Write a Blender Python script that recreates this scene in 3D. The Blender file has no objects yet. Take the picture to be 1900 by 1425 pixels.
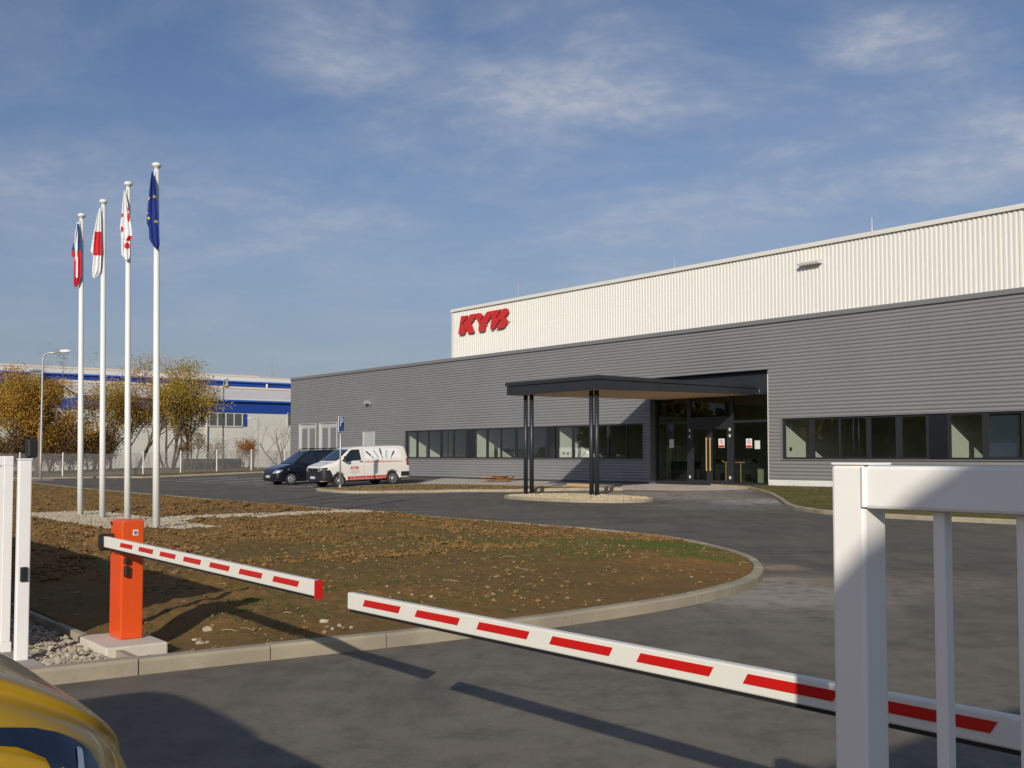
import bpy, bmesh, math, random
from mathutils import Vector, Matrix, noise
from mathutils.bvhtree import BVHTree
R = math.radians
random.seed(7)
SC = bpy.context.scene
COL = SC.collection

# ------------------------------------------------------------------ camera, sky, sun, exposure
F_PX, CX, PITCH, CAM_H = 2000.0, 950.0, R(2.6), 1.55
HORIZON = 845.0
CY = HORIZON - F_PX * math.tan(PITCH)
cam = bpy.data.cameras.new('camera')
cam.sensor_width = 36
cam.lens = 36 * F_PX / 1900
cam.shift_y = (CY - 712.5) / 1900
cam.clip_start, cam.clip_end = 0.05, 6000
camo = bpy.data.objects.new('camera', cam)
COL.objects.link(camo)
camo.location = (0, 0, CAM_H)
camo.rotation_euler = (R(90) + PITCH, 0, 0)
SC.camera = camo

SUN_TO = Vector((-.205, -.98, .41)).normalized()      # towards the sun
SUN_EL = math.asin(SUN_TO.z)
SUN_AZ = math.atan2(SUN_TO.x, SUN_TO.y)
world = bpy.data.worlds.new('World')
SC.world = world
world.use_nodes = True
wn, wl = world.node_tree.nodes, world.node_tree.links
wn.clear()
def wnode(t, **k):
    n = wn.new(t)
    for a, b in k.items():
        setattr(n, a, b)
    return n
wo = wnode('ShaderNodeOutputWorld')
bg = wnode('ShaderNodeBackground')
bg.inputs[1].default_value = .085
sky = wnode('ShaderNodeTexSky', sky_type='NISHITA', sun_disc=False)
sky.sun_elevation, sky.sun_rotation = SUN_EL, SUN_AZ
sky.air_density, sky.dust_density, sky.ozone_density = 1.0, 1.2, 3.0
tc = wnode('ShaderNodeTexCoord')
sep = wnode('ShaderNodeSeparateXYZ')
wl.new(tc.outputs['Generated'], sep.inputs[0])
def wmath(op, a, b=None, clamp=False):
    n = wnode('ShaderNodeMath', operation=op)
    n.use_clamp = clamp
    for i, v in enumerate((a, b)):
        if v is None: continue
        if isinstance(v, (int, float)): n.inputs[i].default_value = v
        else: wl.new(v, n.inputs[i])
    return n.outputs[0]
zz = wmath('ADD', wmath('MAXIMUM', sep.outputs[2], 0), .16)
cmb = wnode('ShaderNodeCombineXYZ')
wl.new(wmath('DIVIDE', sep.outputs[0], zz), cmb.inputs[0])
wl.new(wmath('DIVIDE', sep.outputs[1], zz), cmb.inputs[1])
def wnoise(scale, detail, rough, off, st=(1, 1, 1), rot=0, dist=0):
    m = wnode('ShaderNodeMapping')
    m.inputs['Location'].default_value = off
    m.inputs['Rotation'].default_value = (0, 0, rot)
    m.inputs['Scale'].default_value = st
    wl.new(cmb.outputs[0], m.inputs[0])
    n = wnode('ShaderNodeTexNoise')
    n.inputs['Scale'].default_value = scale
    n.inputs['Detail'].default_value = detail
    n.inputs['Roughness'].default_value = rough
    n.inputs['Distortion'].default_value = dist
    wl.new(m.outputs[0], n.inputs[0])
    return n.outputs[0]
def wramp(f, a, b):
    n = wnode('ShaderNodeMapRange', interpolation_type='SMOOTHSTEP')
    n.inputs[1].default_value, n.inputs[2].default_value = a, b
    wl.new(f, n.inputs[0])
    return n.outputs[0]
def sky_xy(px, py):                        # where a view direction meets the cloud layer
    v = CY - py
    d = Vector((px - CX, F_PX * math.cos(PITCH) - v * math.sin(PITCH), v * math.cos(PITCH) + F_PX * math.sin(PITCH))).normalized()
    return d.x / (max(d.z, 0) + .16), d.y / (max(d.z, 0) + .16)
bank = None                                # the cloud banks of that morning: centre and half size
for px, py, rx, ry, k in ((1060, 240, 420, 150, .75), (1500, 300, 620, 180, .8), (1650, 85, 210, 80, 1.0), (640, 80, 200, 130, .7), (1250, 430, 700, 120, .55), (1880, 260, 300, 140, .8), (80, 330, 300, 90, .35), (620, 420, 600, 110, .35), (1100, 60, 300, 80, .45)):
    x0, y0 = sky_xy(px, py)
    ax = abs(sky_xy(px + rx, py)[0] - x0); ay = abs(sky_xy(px, py - ry)[1] - sky_xy(px, py + ry)[1]) / 2
    mp = wnode('ShaderNodeMapping', vector_type='POINT')
    mp.inputs['Location'].default_value = (-x0 / ax, -y0 / ay, 0)
    mp.inputs['Scale'].default_value = (1 / ax, 1 / ay, 0)
    wl.new(cmb.outputs[0], mp.inputs[0])
    ln = wnode('ShaderNodeVectorMath', operation='LENGTH')
    wl.new(mp.outputs[0], ln.inputs[0])
    mr = wnode('ShaderNodeMapRange', interpolation_type='SMOOTHSTEP')
    for i, v_ in enumerate((1.25, .1, 0, k)): mr.inputs[i + 1].default_value = v_
    wl.new(ln.outputs['Value'], mr.inputs[0])
    bank = mr.outputs[0] if bank is None else wmath('MAXIMUM', bank, mr.outputs[0])
big = wmath('MULTIPLY', wmath('ADD', bank, .10), wmath('ADD', wramp(wnoise(.9, 4, .55, (5.35, 2.9, 0), (.8, 1.0, 1), R(8)), .30, .62), .35), True)
mid = wramp(wnoise(2.6, 8, .62, (8.3, 2.2, 0), (.9, 1.05, 1), R(14), .4), .36, .68)
fine = wramp(wnoise(16, 5, .6, (1.3, 4.2, 0), (.9, 1.0, 1), R(25), .2), .38, .62)
veil = wmath('ADD', wmath('ADD', wmath('MULTIPLY', big, .26), wmath('MULTIPLY', mid, .10)), wmath('MULTIPLY', wmath('MULTIPLY', big, mid), .30))
veil = wmath('ADD', veil, wmath('MULTIPLY', wmath('MULTIPLY', wmath('MULTIPLY', mid, fine), big), .36))
lowhaze = wmath('MULTIPLY', wmath('SUBTRACT', 1.0, wramp(sep.outputs[2], -.05, .34)), .72)
hz = wnode('ShaderNodeMix', data_type='RGBA')
wl.new(lowhaze, hz.inputs[0])
hz.inputs[7].default_value = (3.35, 3.75, 4.6, 1)
mixc = wnode('ShaderNodeMix', data_type='RGBA')
wl.new(veil, mixc.inputs[0])
tint = wnode('ShaderNodeMix', data_type='RGBA', blend_type='MULTIPLY')
tint.inputs[0].default_value = 1
tint.inputs[7].default_value = (.86, .865, .96, 1)
wl.new(sky.outputs[0], tint.inputs[6])
wl.new(tint.outputs[2], hz.inputs[6])
wl.new(hz.outputs[2], mixc.inputs[6])
mixc.inputs[7].default_value = (5.5, 5.85, 6.6, 1)
wl.new(mixc.outputs[2], bg.inputs[0])
wl.new(bg.outputs[0], wo.inputs[0])

sun = bpy.data.lights.new('sun', 'SUN')
sun.energy, sun.angle, sun.color = 3.6, R(.53), (1, .93, .80)
suno = bpy.data.objects.new('sun', sun)
COL.objects.link(suno)
suno.rotation_euler = SUN_TO.to_track_quat('Z', 'Y').to_euler()
suno.location = (-10, -40, 30)
SC.view_settings.view_transform = 'Standard'
SC.view_settings.look = 'None'
SC.view_settings.exposure = 0.0
SC.view_settings.gamma = 1
SC.cycles.max_bounces = 8
SC.cycles.transparent_max_bounces = 12
SC.cycles.caustics_reflective = False
SC.cycles.caustics_refractive = False

# ------------------------------------------------------------------ site frame: u along the office front (right), y into the building, z up
def ray(px, py):
    v = CY - py
    return Vector((px - CX, F_PX * math.cos(PITCH) - v * math.sin(PITCH), v * math.cos(PITCH) + F_PX * math.sin(PITCH)))
EX, EY = 10.106905, 42.478297
RT, IN = (.616255, -.787547), (.787547, .616255)
ANG = math.atan2(RT[1], RT[0])
SITE = Matrix.Translation((EX, EY, 0)) @ Matrix.Rotation(ANG, 4, 'Z')
SITE_I = SITE.inverted()
def gz(y):
    return .28 * max(0., min(1., 1 + y / 9))
def at(px, py, depth):                    # pixel at a world depth -> site coordinates
    d = ray(px, py)
    k = depth / d.y
    return SITE_I @ (Vector((0, 0, CAM_H)) + d * k)
def on_ground(px, py, h=0.):              # pixel on the terrain (raised by h) -> site (u, y)
    z = h
    for _ in range(12):
        d = ray(px, py)
        p = SITE_I @ (Vector((0, 0, CAM_H)) + d * ((z - CAM_H) / d.z))
        z = gz(p.y) + h
    return p.x, p.y
def on_wall(px, py, yl):                  # pixel on the plane y = yl -> site (u, z)
    o = SITE_I @ Vector((0, 0, CAM_H))
    d = SITE_I.to_3x3() @ ray(px, py)
    p = o + d * ((yl - o.y) / d.y)
    return p.x, p.z

# ------------------------------------------------------------------ materials
MATS = {}
def mat(name, col, rough=.6, metal=0., spec=.5, bump=None, var=None, coat=0., emit=None):
    if name in MATS: return MATS[name]
    m = bpy.data.materials.new(name)
    m.use_nodes = True
    nt = m.node_tree
    b = nt.nodes['Principled BSDF']
    b.inputs['Base Color'].default_value = (*col, 1)
    b.inputs['Roughness'].default_value = rough
    b.inputs['Metallic'].default_value = metal
    b.inputs['Specular IOR Level'].default_value = spec
    b.inputs['Coat Weight'].default_value = coat
    b.inputs['Coat Roughness'].default_value = .04
    tcn = nt.nodes.new('ShaderNodeTexCoord')
    if var:                                # (scale, amount): gentle tone variation
        n = nt.nodes.new('ShaderNodeTexNoise')
        n.inputs['Scale'].default_value = var[0]
        n.inputs['Detail'].default_value = 6
        n.inputs['Roughness'].default_value = .6
        nt.links.new(tcn.outputs['Object'], n.inputs[0])
        mr = nt.nodes.new('ShaderNodeMapRange')
        mr.inputs[1].default_value, mr.inputs[2].default_value = .25, .75
        mr.inputs[3].default_value, mr.inputs[4].default_value = 1 - var[1], 1 + var[1]
        nt.links.new(n.outputs[0], mr.inputs[0])
        mx = nt.nodes.new('ShaderNodeMix')
        mx.data_type, mx.blend_type = 'RGBA', 'MULTIPLY'
        mx.inputs[0].default_value = 1
        mx.inputs[6].default_value = (*col, 1)
        nt.links.new(mr.outputs[0], mx.inputs[7])
        nt.links.new(mx.outputs[2], b.inputs['Base Color'])
    if bump:
        n = nt.nodes.new('ShaderNodeTexNoise')
        n.inputs['Scale'].default_value = bump[0]
        n.inputs['Detail'].default_value = 8
        nt.links.new(tcn.outputs['Object'], n.inputs[0])
        bp = nt.nodes.new('ShaderNodeBump')
        bp.inputs['Strength'].default_value = bump[1]
        bp.inputs['Distance'].default_value = bump[2] if len(bump) > 2 else .01
        nt.links.new(n.outputs[0], bp.inputs['Height'])
        nt.links.new(bp.outputs[0], b.inputs['Normal'])
    MATS[name] = m
    return m
class NT:                                  # tiny node helper for the richer ground materials
    def __init__(s, name):
        s.m = bpy.data.materials.new(name); s.m.use_nodes = True
        s.t = s.m.node_tree; s.b = s.t.nodes['Principled BSDF']
        s.tc = s.t.nodes.new('ShaderNodeTexCoord')
        MATS[name] = s.m
    def n(s, t): return s.t.nodes.new(t)
    def l(s, a, b): s.t.links.new(a, b)
    def noise(s, scale, detail=6, rough=.6, st=None, off=(0, 0, 0), dist=0, rot=0):
        n = s.n('ShaderNodeTexNoise'); n.inputs['Scale'].default_value = scale
        n.inputs['Detail'].default_value = detail; n.inputs['Roughness'].default_value = rough
        n.inputs['Distortion'].default_value = dist
        mp = s.n('ShaderNodeMapping'); mp.inputs['Location'].default_value = off
        mp.inputs['Rotation'].default_value = (0, 0, rot)
        if st: mp.inputs['Scale'].default_value = st
        s.l(s.tc.outputs['Object'], mp.inputs[0]); s.l(mp.outputs[0], n.inputs[0])
        return n.outputs[0]
    def rng(s, f, a, b, c=0., d=1.):
        n = s.n('ShaderNodeMapRange'); n.interpolation_type = 'SMOOTHSTEP'
        for i, v in enumerate((a, b, c, d)): n.inputs[i + 1].default_value = v
        s.l(f, n.inputs[0]); return n.outputs[0]
    def mix(s, f, a, b, mode='MIX'):
        n = s.n('ShaderNodeMix'); n.data_type = 'RGBA'; n.blend_type = mode
        for i, v in ((0, f), (6, a), (7, b)):
            if isinstance(v, (int, float)): n.inputs[i].default_value = v
            elif isinstance(v, tuple): n.inputs[i].default_value = (*v, 1)
            else: s.l(v, n.inputs[i])
        return n.outputs[2]
    def math(s, op, a, b):
        n = s.n('ShaderNodeMath'); n.operation = op
        for i, v in enumerate((a, b)):
            if isinstance(v, (int, float)): n.inputs[i].default_value = v
            else: s.l(v, n.inputs[i])
        return n.outputs[0]
    def bump(s, f, strength, dist):
        n = s.n('ShaderNodeBump'); n.inputs['Strength'].default_value = strength
        n.inputs['Distance'].default_value = dist
        s.l(f, n.inputs['Height']); s.l(n.outputs[0], s.b.inputs['Normal'])
    def blob(s, x, y, r):                  # 1 inside a soft spot of the ground (a stain with its own place), 0 outside
        v = s.n('ShaderNodeVectorMath'); v.operation = 'DISTANCE'
        mp = s.n('ShaderNodeMapping'); mp.inputs['Scale'].default_value = (1, 1, 0)
        s.l(s.tc.outputs['Object'], mp.inputs[0]); s.l(mp.outputs[0], v.inputs[0])
        v.inputs[1].default_value = (x, y, 0)
        return s.rng(v.outputs['Value'], r, r * .25)

# asphalt: dark with dusty patches, tyre-swept streaks, grit
a = NT('asphalt')
c = a.mix(a.rng(a.noise(.35, 5, .6, off=(3, 1, 0)), .35, .7), (.102, .088, .068), (.138, .119, .091))
c = a.mix(a.math('MULTIPLY', a.rng(a.noise(1.6, 7, .65, st=(1, .35, 1), rot=.9, dist=.6), .42, .64), .6), c, (.185, .160, .122))
c = a.mix(a.math('MULTIPLY', a.rng(a.noise(.9, 4, .5, st=(.25, 1.2, 1), rot=.65, dist=1.2), .48, .66), .55), c, (.066, .060, .053))
dustn = a.rng(a.noise(3.2, 9, .75, dist=.3), .30, .66)
DUSTY = [(*on_ground(px, py), r_, k, col) for px, py, r_, k, col in ((1290, 921, 3.2, .9, (.44, .40, .36)), (1200, 914, 2.8, .95, (.50, .45, .40)), (1410, 930, 2.4, .9, (.52, .49, .46)), (1340, 940, 3.4, .6, (.32, .295, .265)), (1435, 1078, 1.0, 1.0, (.46, .40, .33)), (1480, 1105, 1.3, 1.0, (.42, .375, .315)), (1380, 1112, .8, 1.0, (.42, .39, .35)), (1440, 1052, .7, 1.0, (.42, .29, .17)))]
for (su, sy, sr, k, col) in DUSTY + list(((20.0, -22.4, 2.2, .7, (.29, .245, .19)), (19.75, -24.3, 1.5, 1.0, (.38, .335, .28)), (19.2, -22.8, .9, .8, (.36, .25, .15)), (20.6, -25.6, 1.8, .6, (.32, .28, .235)), (-2.5, -4.5, 5.0, .85, (.30, .275, .245)), (-.5, -2.5, 2.5, 1.0, (.45, .41, .37)), (-4.5, -2.2, 2.2, 1.0, (.42, .37, .33)),
                             (-6, -1.5, 3.5, .6, (.30, .26, .22)), (17, -14, 4, .25, (.17, .155, .13)), (21, -29, 4.2, .8, (.22, .192, .146)), (23.5, -26, 4, .7, (.21, .182, .138)),
                             (23, -31.5, 3.8, .85, (.22, .193, .148)), (25.5, -28, 3.5, .8, (.22, .193, .148)))):
    w = SITE @ Vector((su, sy, 0))
    c = a.mix(a.math('MULTIPLY', a.math('MULTIPLY', a.blob(w.x, w.y, sr), dustn), k), c, col)
g1 = a.noise(110, 2, .7)
arc = a.noise(.55, 6, .6, st=(.22, 1.6, 1), rot=.35, dist=.8, off=(4, 9, 0))
c = a.mix(a.rng(arc, .50, .70, 0, .5), c, (.20, .172, .130))
arc2 = a.noise(.8, 5, .6, st=(1.8, .25, 1), rot=-.25, dist=.6, off=(14, 2, 0))
c = a.mix(a.rng(arc2, .52, .70, 0, .45), c, (.075, .067, .058))
c = a.mix(a.rng(g1, .42, .25, 0, .55), c, (.045, .042, .038))
c = a.mix(a.rng(g1, .55, .76, 0, .65), c, (.24, .21, .17))
c = a.mix(a.rng(a.noise(60, 2, .6, off=(5, 5, 0)), .74, .82, 0, .6), c, (.30, .28, .25))
a.l(c, a.b.inputs['Base Color'])
a.b.inputs['Roughness'].default_value = .82
a.bump(g1, .7, .012)
# soil: brown with rusty and olive zones
s = NT('soil')
c = s.mix(s.rng(s.noise(.30, 5, .6, off=(2, 7, 0)), .40, .62), (.245, .138, .046), (.190, .120, .044))
c = s.mix(s.rng(s.noise(2.2, 7, .65), .5, .72, 0, .7), c, (.265, .135, .036))
c = s.mix(s.rng(s.noise(7, 5, .65, off=(1, 1, 0)), .52, .72, 0, .40), c, (.095, .068, .040))
c = s.mix(s.rng(s.noise(14, 5, .7, off=(3, 2, 0)), .60, .75, 0, .6), c, (.33, .225, .11))
gw = [SITE @ Vector(v) for v in ((15.2, -23.3, 0), (9, -23, 0), (13.5, -26.5, 0), (-30, -24, 0))]
gm = None
for p, r_ in zip(gw, (4.0, 6, 6.5, 16)):
    q = s.blob(p.x, p.y, r_)
    gm = q if gm is None else s.math('MAXIMUM', gm, q)
c = s.mix(s.math('MULTIPLY', gm, s.rng(s.noise(3.0, 7, .7, off=(9, 2, 0)), .44, .68, 0, .65)), c, (.115, .112, .034))
for px, py, r_, k in ((1245, 1014, 1.2, .62), (1290, 1037, .9, .5), (1130, 1008, 1.3, .35), (930, 1015, 2.0, .35)):
    q = SITE @ Vector((*on_ground(px, py, .1), 0))
    c = s.mix(s.math('MULTIPLY', s.blob(q.x, q.y, r_), s.rng(s.noise(4.5, 7, .7, off=(2, 5, 0)), .36, .60, 0, k)), c, (.095, .135, .030))
rw = SITE @ Vector((17.2, -22.6, 0))
c = s.mix(s.math('MULTIPLY', s.blob(rw.x, rw.y, 1.9), .75), c, (.33, .165, .055))
s.l(c, s.b.inputs['Base Color'])
s.b.inputs['Roughness'].default_value = .95
s.b.inputs['Specular IOR Level'].default_value = .15
s.bump(s.noise(26, 6, .7), .8, .03)
# lawn and verge
for nm, c1, c2, c3 in (('lawn_grass', (.135, .130, .038), (.215, .165, .062), (.10, .115, .03)), ('verge', (.20, .14, .065), (.15, .115, .05), (.26, .175, .085)),
                       ('field', (.09, .085, .035), (.12, .10, .05), (.07, .07, .03))):
    s = NT(nm)
    c = s.mix(s.rng(s.noise(.8, 6, .65), .40, .62), c1, c2)
    c = s.mix(s.rng(s.noise(6, 6, .7), .48, .66, 0, .7), c, c3)
    c = s.mix(s.rng(s.noise(30, 4, .7), .58, .75, 0, .6), c, (.21, .16, .09))
    s.l(c, s.b.inputs['Base Color']); s.b.inputs['Roughness'].default_value = .95
    s.b.inputs['Specular IOR Level'].default_value = .15
    s.bump(s.noise(22, 6, .7), .8, .04)
# concrete of kerbs, slabs
for nm, c1, c2 in (('kerb_concrete', (.40, .345, .245), (.30, .262, .19)), ('slab_concrete', (.40, .36, .32), (.31, .27, .235)), ('apron', (.62, .56, .50), (.50, .41, .35)), ('pale_base', (.54, .49, .42), (.44, .39, .32))):
    s = NT(nm)
    c = s.mix(s.rng(s.noise(1.4, 6, .6), .35, .68), c1, c2)
    c = s.mix(s.rng(s.noise(24, 5, .7), .55, .75, 0, .4), c, tuple(v * .55 for v in c2))
    s.l(c, s.b.inputs['Base Color']); s.b.inputs['Roughness'].default_value = .9
    s.bump(s.noise(60, 4, .7), .25, .01)
# pebbles, leaves: tone chosen per piece
def island_mat(name, cols, rough=.85, transl=0.):
    m = bpy.data.materials.new(name); m.use_nodes = True
    t = m.node_tree; b = t.nodes['Principled BSDF']
    g = t.nodes.new('ShaderNodeNewGeometry'); r = t.nodes.new('ShaderNodeValToRGB')
    el = r.color_ramp.elements
    while len(el) < len(cols): el.new(.5)
    for i, cc in enumerate(cols):
        el[i].position = i / max(1, len(cols) - 1); el[i].color = (*cc, 1)
    t.links.new(g.outputs['Random Per Island'], r.inputs[0])
    t.links.new(r.outputs[0], b.inputs['Base Color'])
    b.inputs['Roughness'].default_value = rough
    b.inputs['Specular IOR Level'].default_value = .25
    if transl:
        tr = t.nodes.new('ShaderNodeBsdfTranslucent'); t.links.new(r.outputs[0], tr.inputs[0])
        mx = t.nodes.new('ShaderNodeMixShader'); mx.inputs[0].default_value = transl
        t.links.new(b.outputs[0], mx.inputs[1]); t.links.new(tr.outputs[0], mx.inputs[2])
        t.links.new(mx.outputs[0], t.nodes['Material Output'].inputs[0])
    MATS[name] = m
    return m
island_mat('gravel', [(.46, .36, .22), (.58, .47, .31), (.36, .27, .15), (.64, .55, .40)])
island_mat('gravel_grey', [(.38, .32, .23), (.50, .43, .32), (.27, .22, .15), (.55, .49, .39)])
island_mat('cobble', [(.42, .36, .25), (.52, .47, .37), (.30, .25, .17), (.36, .34, .30)])
island_mat('clod', [(.22, .13, .045), (.29, .175, .065), (.19, .12, .05), (.36, .25, .13)], .95)
island_mat('clod_rust', [(.195, .105, .035), (.235, .135, .046), (.145, .085, .032), (.27, .165, .065)], .95)
island_mat('pale_stone', [(.36, .29, .20), (.46, .39, .30), (.27, .21, .15)], .9)
island_mat('sprout', [(.07, .12, .022), (.10, .145, .03), (.13, .14, .04)], .8, .3)
island_mat('grass_blade', [(.055, .075, .018), (.085, .095, .028), (.15, .12, .05), (.07, .09, .02)], .8, .3)
island_mat('leaf_ochre', [(.60, .31, .05), (.46, .28, .05), (.28, .20, .05), (.68, .36, .055)], .7, .35)
island_mat('leaf_yellow', [(.58, .40, .06), (.46, .34, .06), (.32, .27, .06), (.64, .40, .06)], .7, .35)
island_mat('leaf_olive', [(.32, .25, .05), (.44, .32, .055), (.20, .19, .05), (.52, .33, .055)], .7, .35)
island_mat('leaf_brown', [(.18, .11, .055), (.25, .14, .055), (.13, .095, .05), (.33, .20, .08)], .8, .3)
island_mat('leaf_rust', [(.36, .135, .025), (.42, .18, .035), (.26, .10, .03)], .7, .35)
mat('straw', (.50, .40, .24), .9)
mat('bark', (.085, .065, .045), .9, bump=(12, .6, .03), var=(5, .25))
mat('twig', (.12, .095, .07), .9)
mat('pale_bark', (.26, .17, .11), .9)
# building
mat('cladding_grey', (.285, .286, .292), .42, .25, var=(.35, .05))
mat('cladding_white', (.70, .69, .645), .5, var=(.3, .03))
mat('flashing', (.17, .175, .185), .45, .2)
mat('trim_grey', (.25, .248, .252), .4, .3)
mat('trim_white', (.70, .685, .635), .5)
mat('anthracite', (.030, .034, .041), .42, .2, var=(1.5, .12))
mat('spandrel', (.014, .015, .019), .18)
mat('anthracite_frame', (.022, .024, .028), .4)
mat('black_base', (.014, .015, .016), .55)
mat('door_grey', (.42, .43, .44), .5)
mat('louvre_grey', (.20, .205, .21), .55)
mat('reveal', (.55, .55, .54), .5)
mat('inner_wall', (.62, .64, .56), .85, var=(.6, .06))
mat('inner_dark', (.34, .345, .31), .9, var=(.8, .2))
mat('inner_floor', (.16, .155, .14), .7)
mat('red_letter', (.56, .028, .022), .45)
mat('white_paint', (.80, .785, .765), .42, var=(3, .03))
mat('gate_white', (.90, .885, .86), .40, bump=(160, .10, .002), var=(4, .03))
mat('arm_white', (.80, .775, .70), .4, var=(6, .03))
mat('arm_red', (.60, .012, .010), .35)
mat('pale_foot', (.60, .54, .455), .9, bump=(50, .3, .01), var=(3, .12))
mat('rubber', (.012, .012, .014), .6)
mat('box_orange', (.76, .088, .010), .38, var=(4, .04))
mat('galvanised', (.50, .50, .49), .45, .5, var=(3, .1))
mat('old_steel', (.30, .285, .26), .6, .3)
mat('wood_pole', (.27, .15, .07), .8)
mat('rust_board', (.36, .17, .075), .85, var=(4, .3))
mat('blue_sheet', (.17, .22, .27), .5, var=(2, .2))
mat('pale_wood', (.55, .36, .18), .7)
mat('handle_wood', (.56, .34, .14), .5)
mat('steel', (.62, .62, .62), .25, .9)
mat('white_plastic', (.72, .73, .73), .4)
mat('paper', (.62, .68, .63), .8)
mat('sign_blue', (.015, .075, .33), .35)
mat('sign_white', (.85, .86, .87), .4)
mat('sign_red', (.55, .02, .02), .4)
mat('black_matt', (.010, .010, .012), .55)
mat('black_plastic', (.020, .021, .023), .45)
mat('van_white', (.78, .755, .70), .35, coat=.5, var=(1.2, .03))
mat('van_blue', (.0045, .006, .015), .35, coat=.9)
mat('van_yellow', (.46, .27, .012), .35, coat=.4)
mat('tyre', (.022, .022, .022), .85)
mat('rim', (.46, .46, .47), .4, .5)
mat('rim_dark', (.10, .10, .10), .4, .6)
mat('lens', (.62, .65, .68), .08, .6, coat=1)
mat('chrome', (.75, .75, .76), .15, 1.)
mat('tail_red', (.45, .015, .012), .25, coat=1)
mat('car_glass', (.012, .018, .020), .04, 0, .8, coat=1)
mat('lens_glass', (.010, .017, .032), .08, .1, .8, coat=1)
mat('decal_red', (.62, .03, .025), .4)
mat('decal_pink', (.70, .38, .36), .4)
mat('decal_black', (.03, .03, .035), .5)
mat('decal_grey', (.30, .29, .29), .5)
mat('hall_wall', (.58, .57, .52), .8, var=(.15, .06))
mat('hall_wall_far', (.36, .36, .36), .8, var=(.15, .05))
mat('hall_roof', (.64, .625, .60), .7, var=(.2, .06))
mat('hall_trim', (.62, .53, .45), .7)
mat('hall_blue', (.012, .055, .30), .5, var=(.3, .06))
mat('hall_blue_bright', (.02, .10, .47), .45)
mat('hall_glass', (.10, .105, .11), .25)
mat('plinth_dark', (.12, .105, .095), .9, var=(.5, .2))
mat('road_paint', (.88, .88, .86), .7, var=(5, .12))
mat('flag_white', (.80, .80, .80), .8)
mat('flag_red', (.62, .022, .03), .8)
mat('flag_blue', (.012, .035, .23), .8)
mat('flag_czech_blue', (.025, .07, .26), .8)
mat('flag_yellow', (.80, .60, .03), .8)
mat('matt_white', (.80, .78, .74), .7)
mat('pole_white', (.80, .80, .76), .38)
# planked soffit
s = NT('soffit_wood')
wv = s.n('ShaderNodeTexWave'); wv.bands_direction = 'X'
wv.inputs['Scale'].default_value = 1.6; wv.inputs['Distortion'].default_value = .4; wv.inputs['Detail'].default_value = 3
mp = s.n('ShaderNodeMapping'); mp.inputs['Rotation'].default_value = (0, 0, -ANG + R(90))
s.l(s.tc.outputs['Object'], mp.inputs[0]); s.l(mp.outputs[0], wv.inputs[0])
s.l(s.mix(wv.outputs[1], (.62, .43, .25), (.76, .56, .36)), s.b.inputs['Base Color'])
s.b.inputs['Roughness'].default_value = .6
# window glass: clear pane with a mirror share that grows at grazing angles
def glass(name, tintc, ior, base):
    m = bpy.data.materials.new(name); m.use_nodes = True
    t = m.node_tree; t.nodes.clear()
    o = t.nodes.new('ShaderNodeOutputMaterial'); mx = t.nodes.new('ShaderNodeMixShader')
    tr = t.nodes.new('ShaderNodeBsdfTransparent'); gl = t.nodes.new('ShaderNodeBsdfGlossy')
    fr = t.nodes.new('ShaderNodeLayerWeight'); ad = t.nodes.new('ShaderNodeMath'); pw = t.nodes.new('ShaderNodeMath')
    fr.inputs[0].default_value = .5; pw.operation = 'POWER'; pw.inputs[1].default_value = 4.0
    ad.operation = 'MULTIPLY_ADD'; ad.inputs[1].default_value = .85; ad.inputs[2].default_value = base; ad.use_clamp = True
    tr.inputs[0].default_value = (*tintc, 1); gl.inputs[0].default_value = (.9, .95, .95, 1); gl.inputs[1].default_value = .0
    t.links.new(fr.outputs[1], pw.inputs[0]); t.links.new(pw.outputs[0], ad.inputs[0]); t.links.new(ad.outputs[0], mx.inputs[0])
    t.links.new(tr.outputs[0], mx.inputs[1]); t.links.new(gl.outputs[0], mx.inputs[2]); t.links.new(mx.outputs[0], o.inputs[0])
    MATS[name] = m
glass('pane_glass', (.88, .92, .88), 1.45, .14)
glass('entrance_glass', (.66, .74, .62), 1.45, .06)

# ------------------------------------------------------------------ object helpers
def wmat(o):
    return (wmat(o.parent) if o.parent else Matrix.Identity(4)) @ o.matrix_basis
def obj(name, bm, m, parent=None, smooth=False, site=True, label=None, cat=None, group=None, kind=None, local=False):
    """links bm as ONE mesh object; site=True: bm is in site coordinates, local=True: already in the parent's frame"""
    if not local:
        T = SITE if site else Matrix.Identity(4)
        if parent: T = wmat(parent).inverted() @ T
        bmesh.ops.transform(bm, matrix=T, verts=bm.verts)
    me = bpy.data.meshes.new(name)
    bm.to_mesh(me); bm.free()
    for k in (m if isinstance(m, (list, tuple)) else [m]): me.materials.append(MATS[k])
    if smooth:
        for p in me.polygons: p.use_smooth = True
    o = bpy.data.objects.new(name, me)
    COL.objects.link(o)
    if parent: o.parent = parent
    tag(o, label, cat, group, kind)
    return o
def tag(o, label=None, cat=None, group=None, kind=None):
    for k, v in (('label', label), ('category', cat), ('group', group), ('kind', kind)):
        if v: o[k] = v
    return o
def thing(name, label, cat, loc=(0, 0, 0), rot=0., group=None, tilt=0.):
    """Empty at the thing's base; loc and rot in site coordinates"""
    o = bpy.data.objects.new(name, None)
    COL.objects.link(o)
    o.empty_display_size = .2
    o.location = SITE @ Vector(loc)
    o.rotation_euler = (0, tilt, ANG + rot)
    return tag(o, label, cat, group)
def BM(): return bmesh.new()
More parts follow.
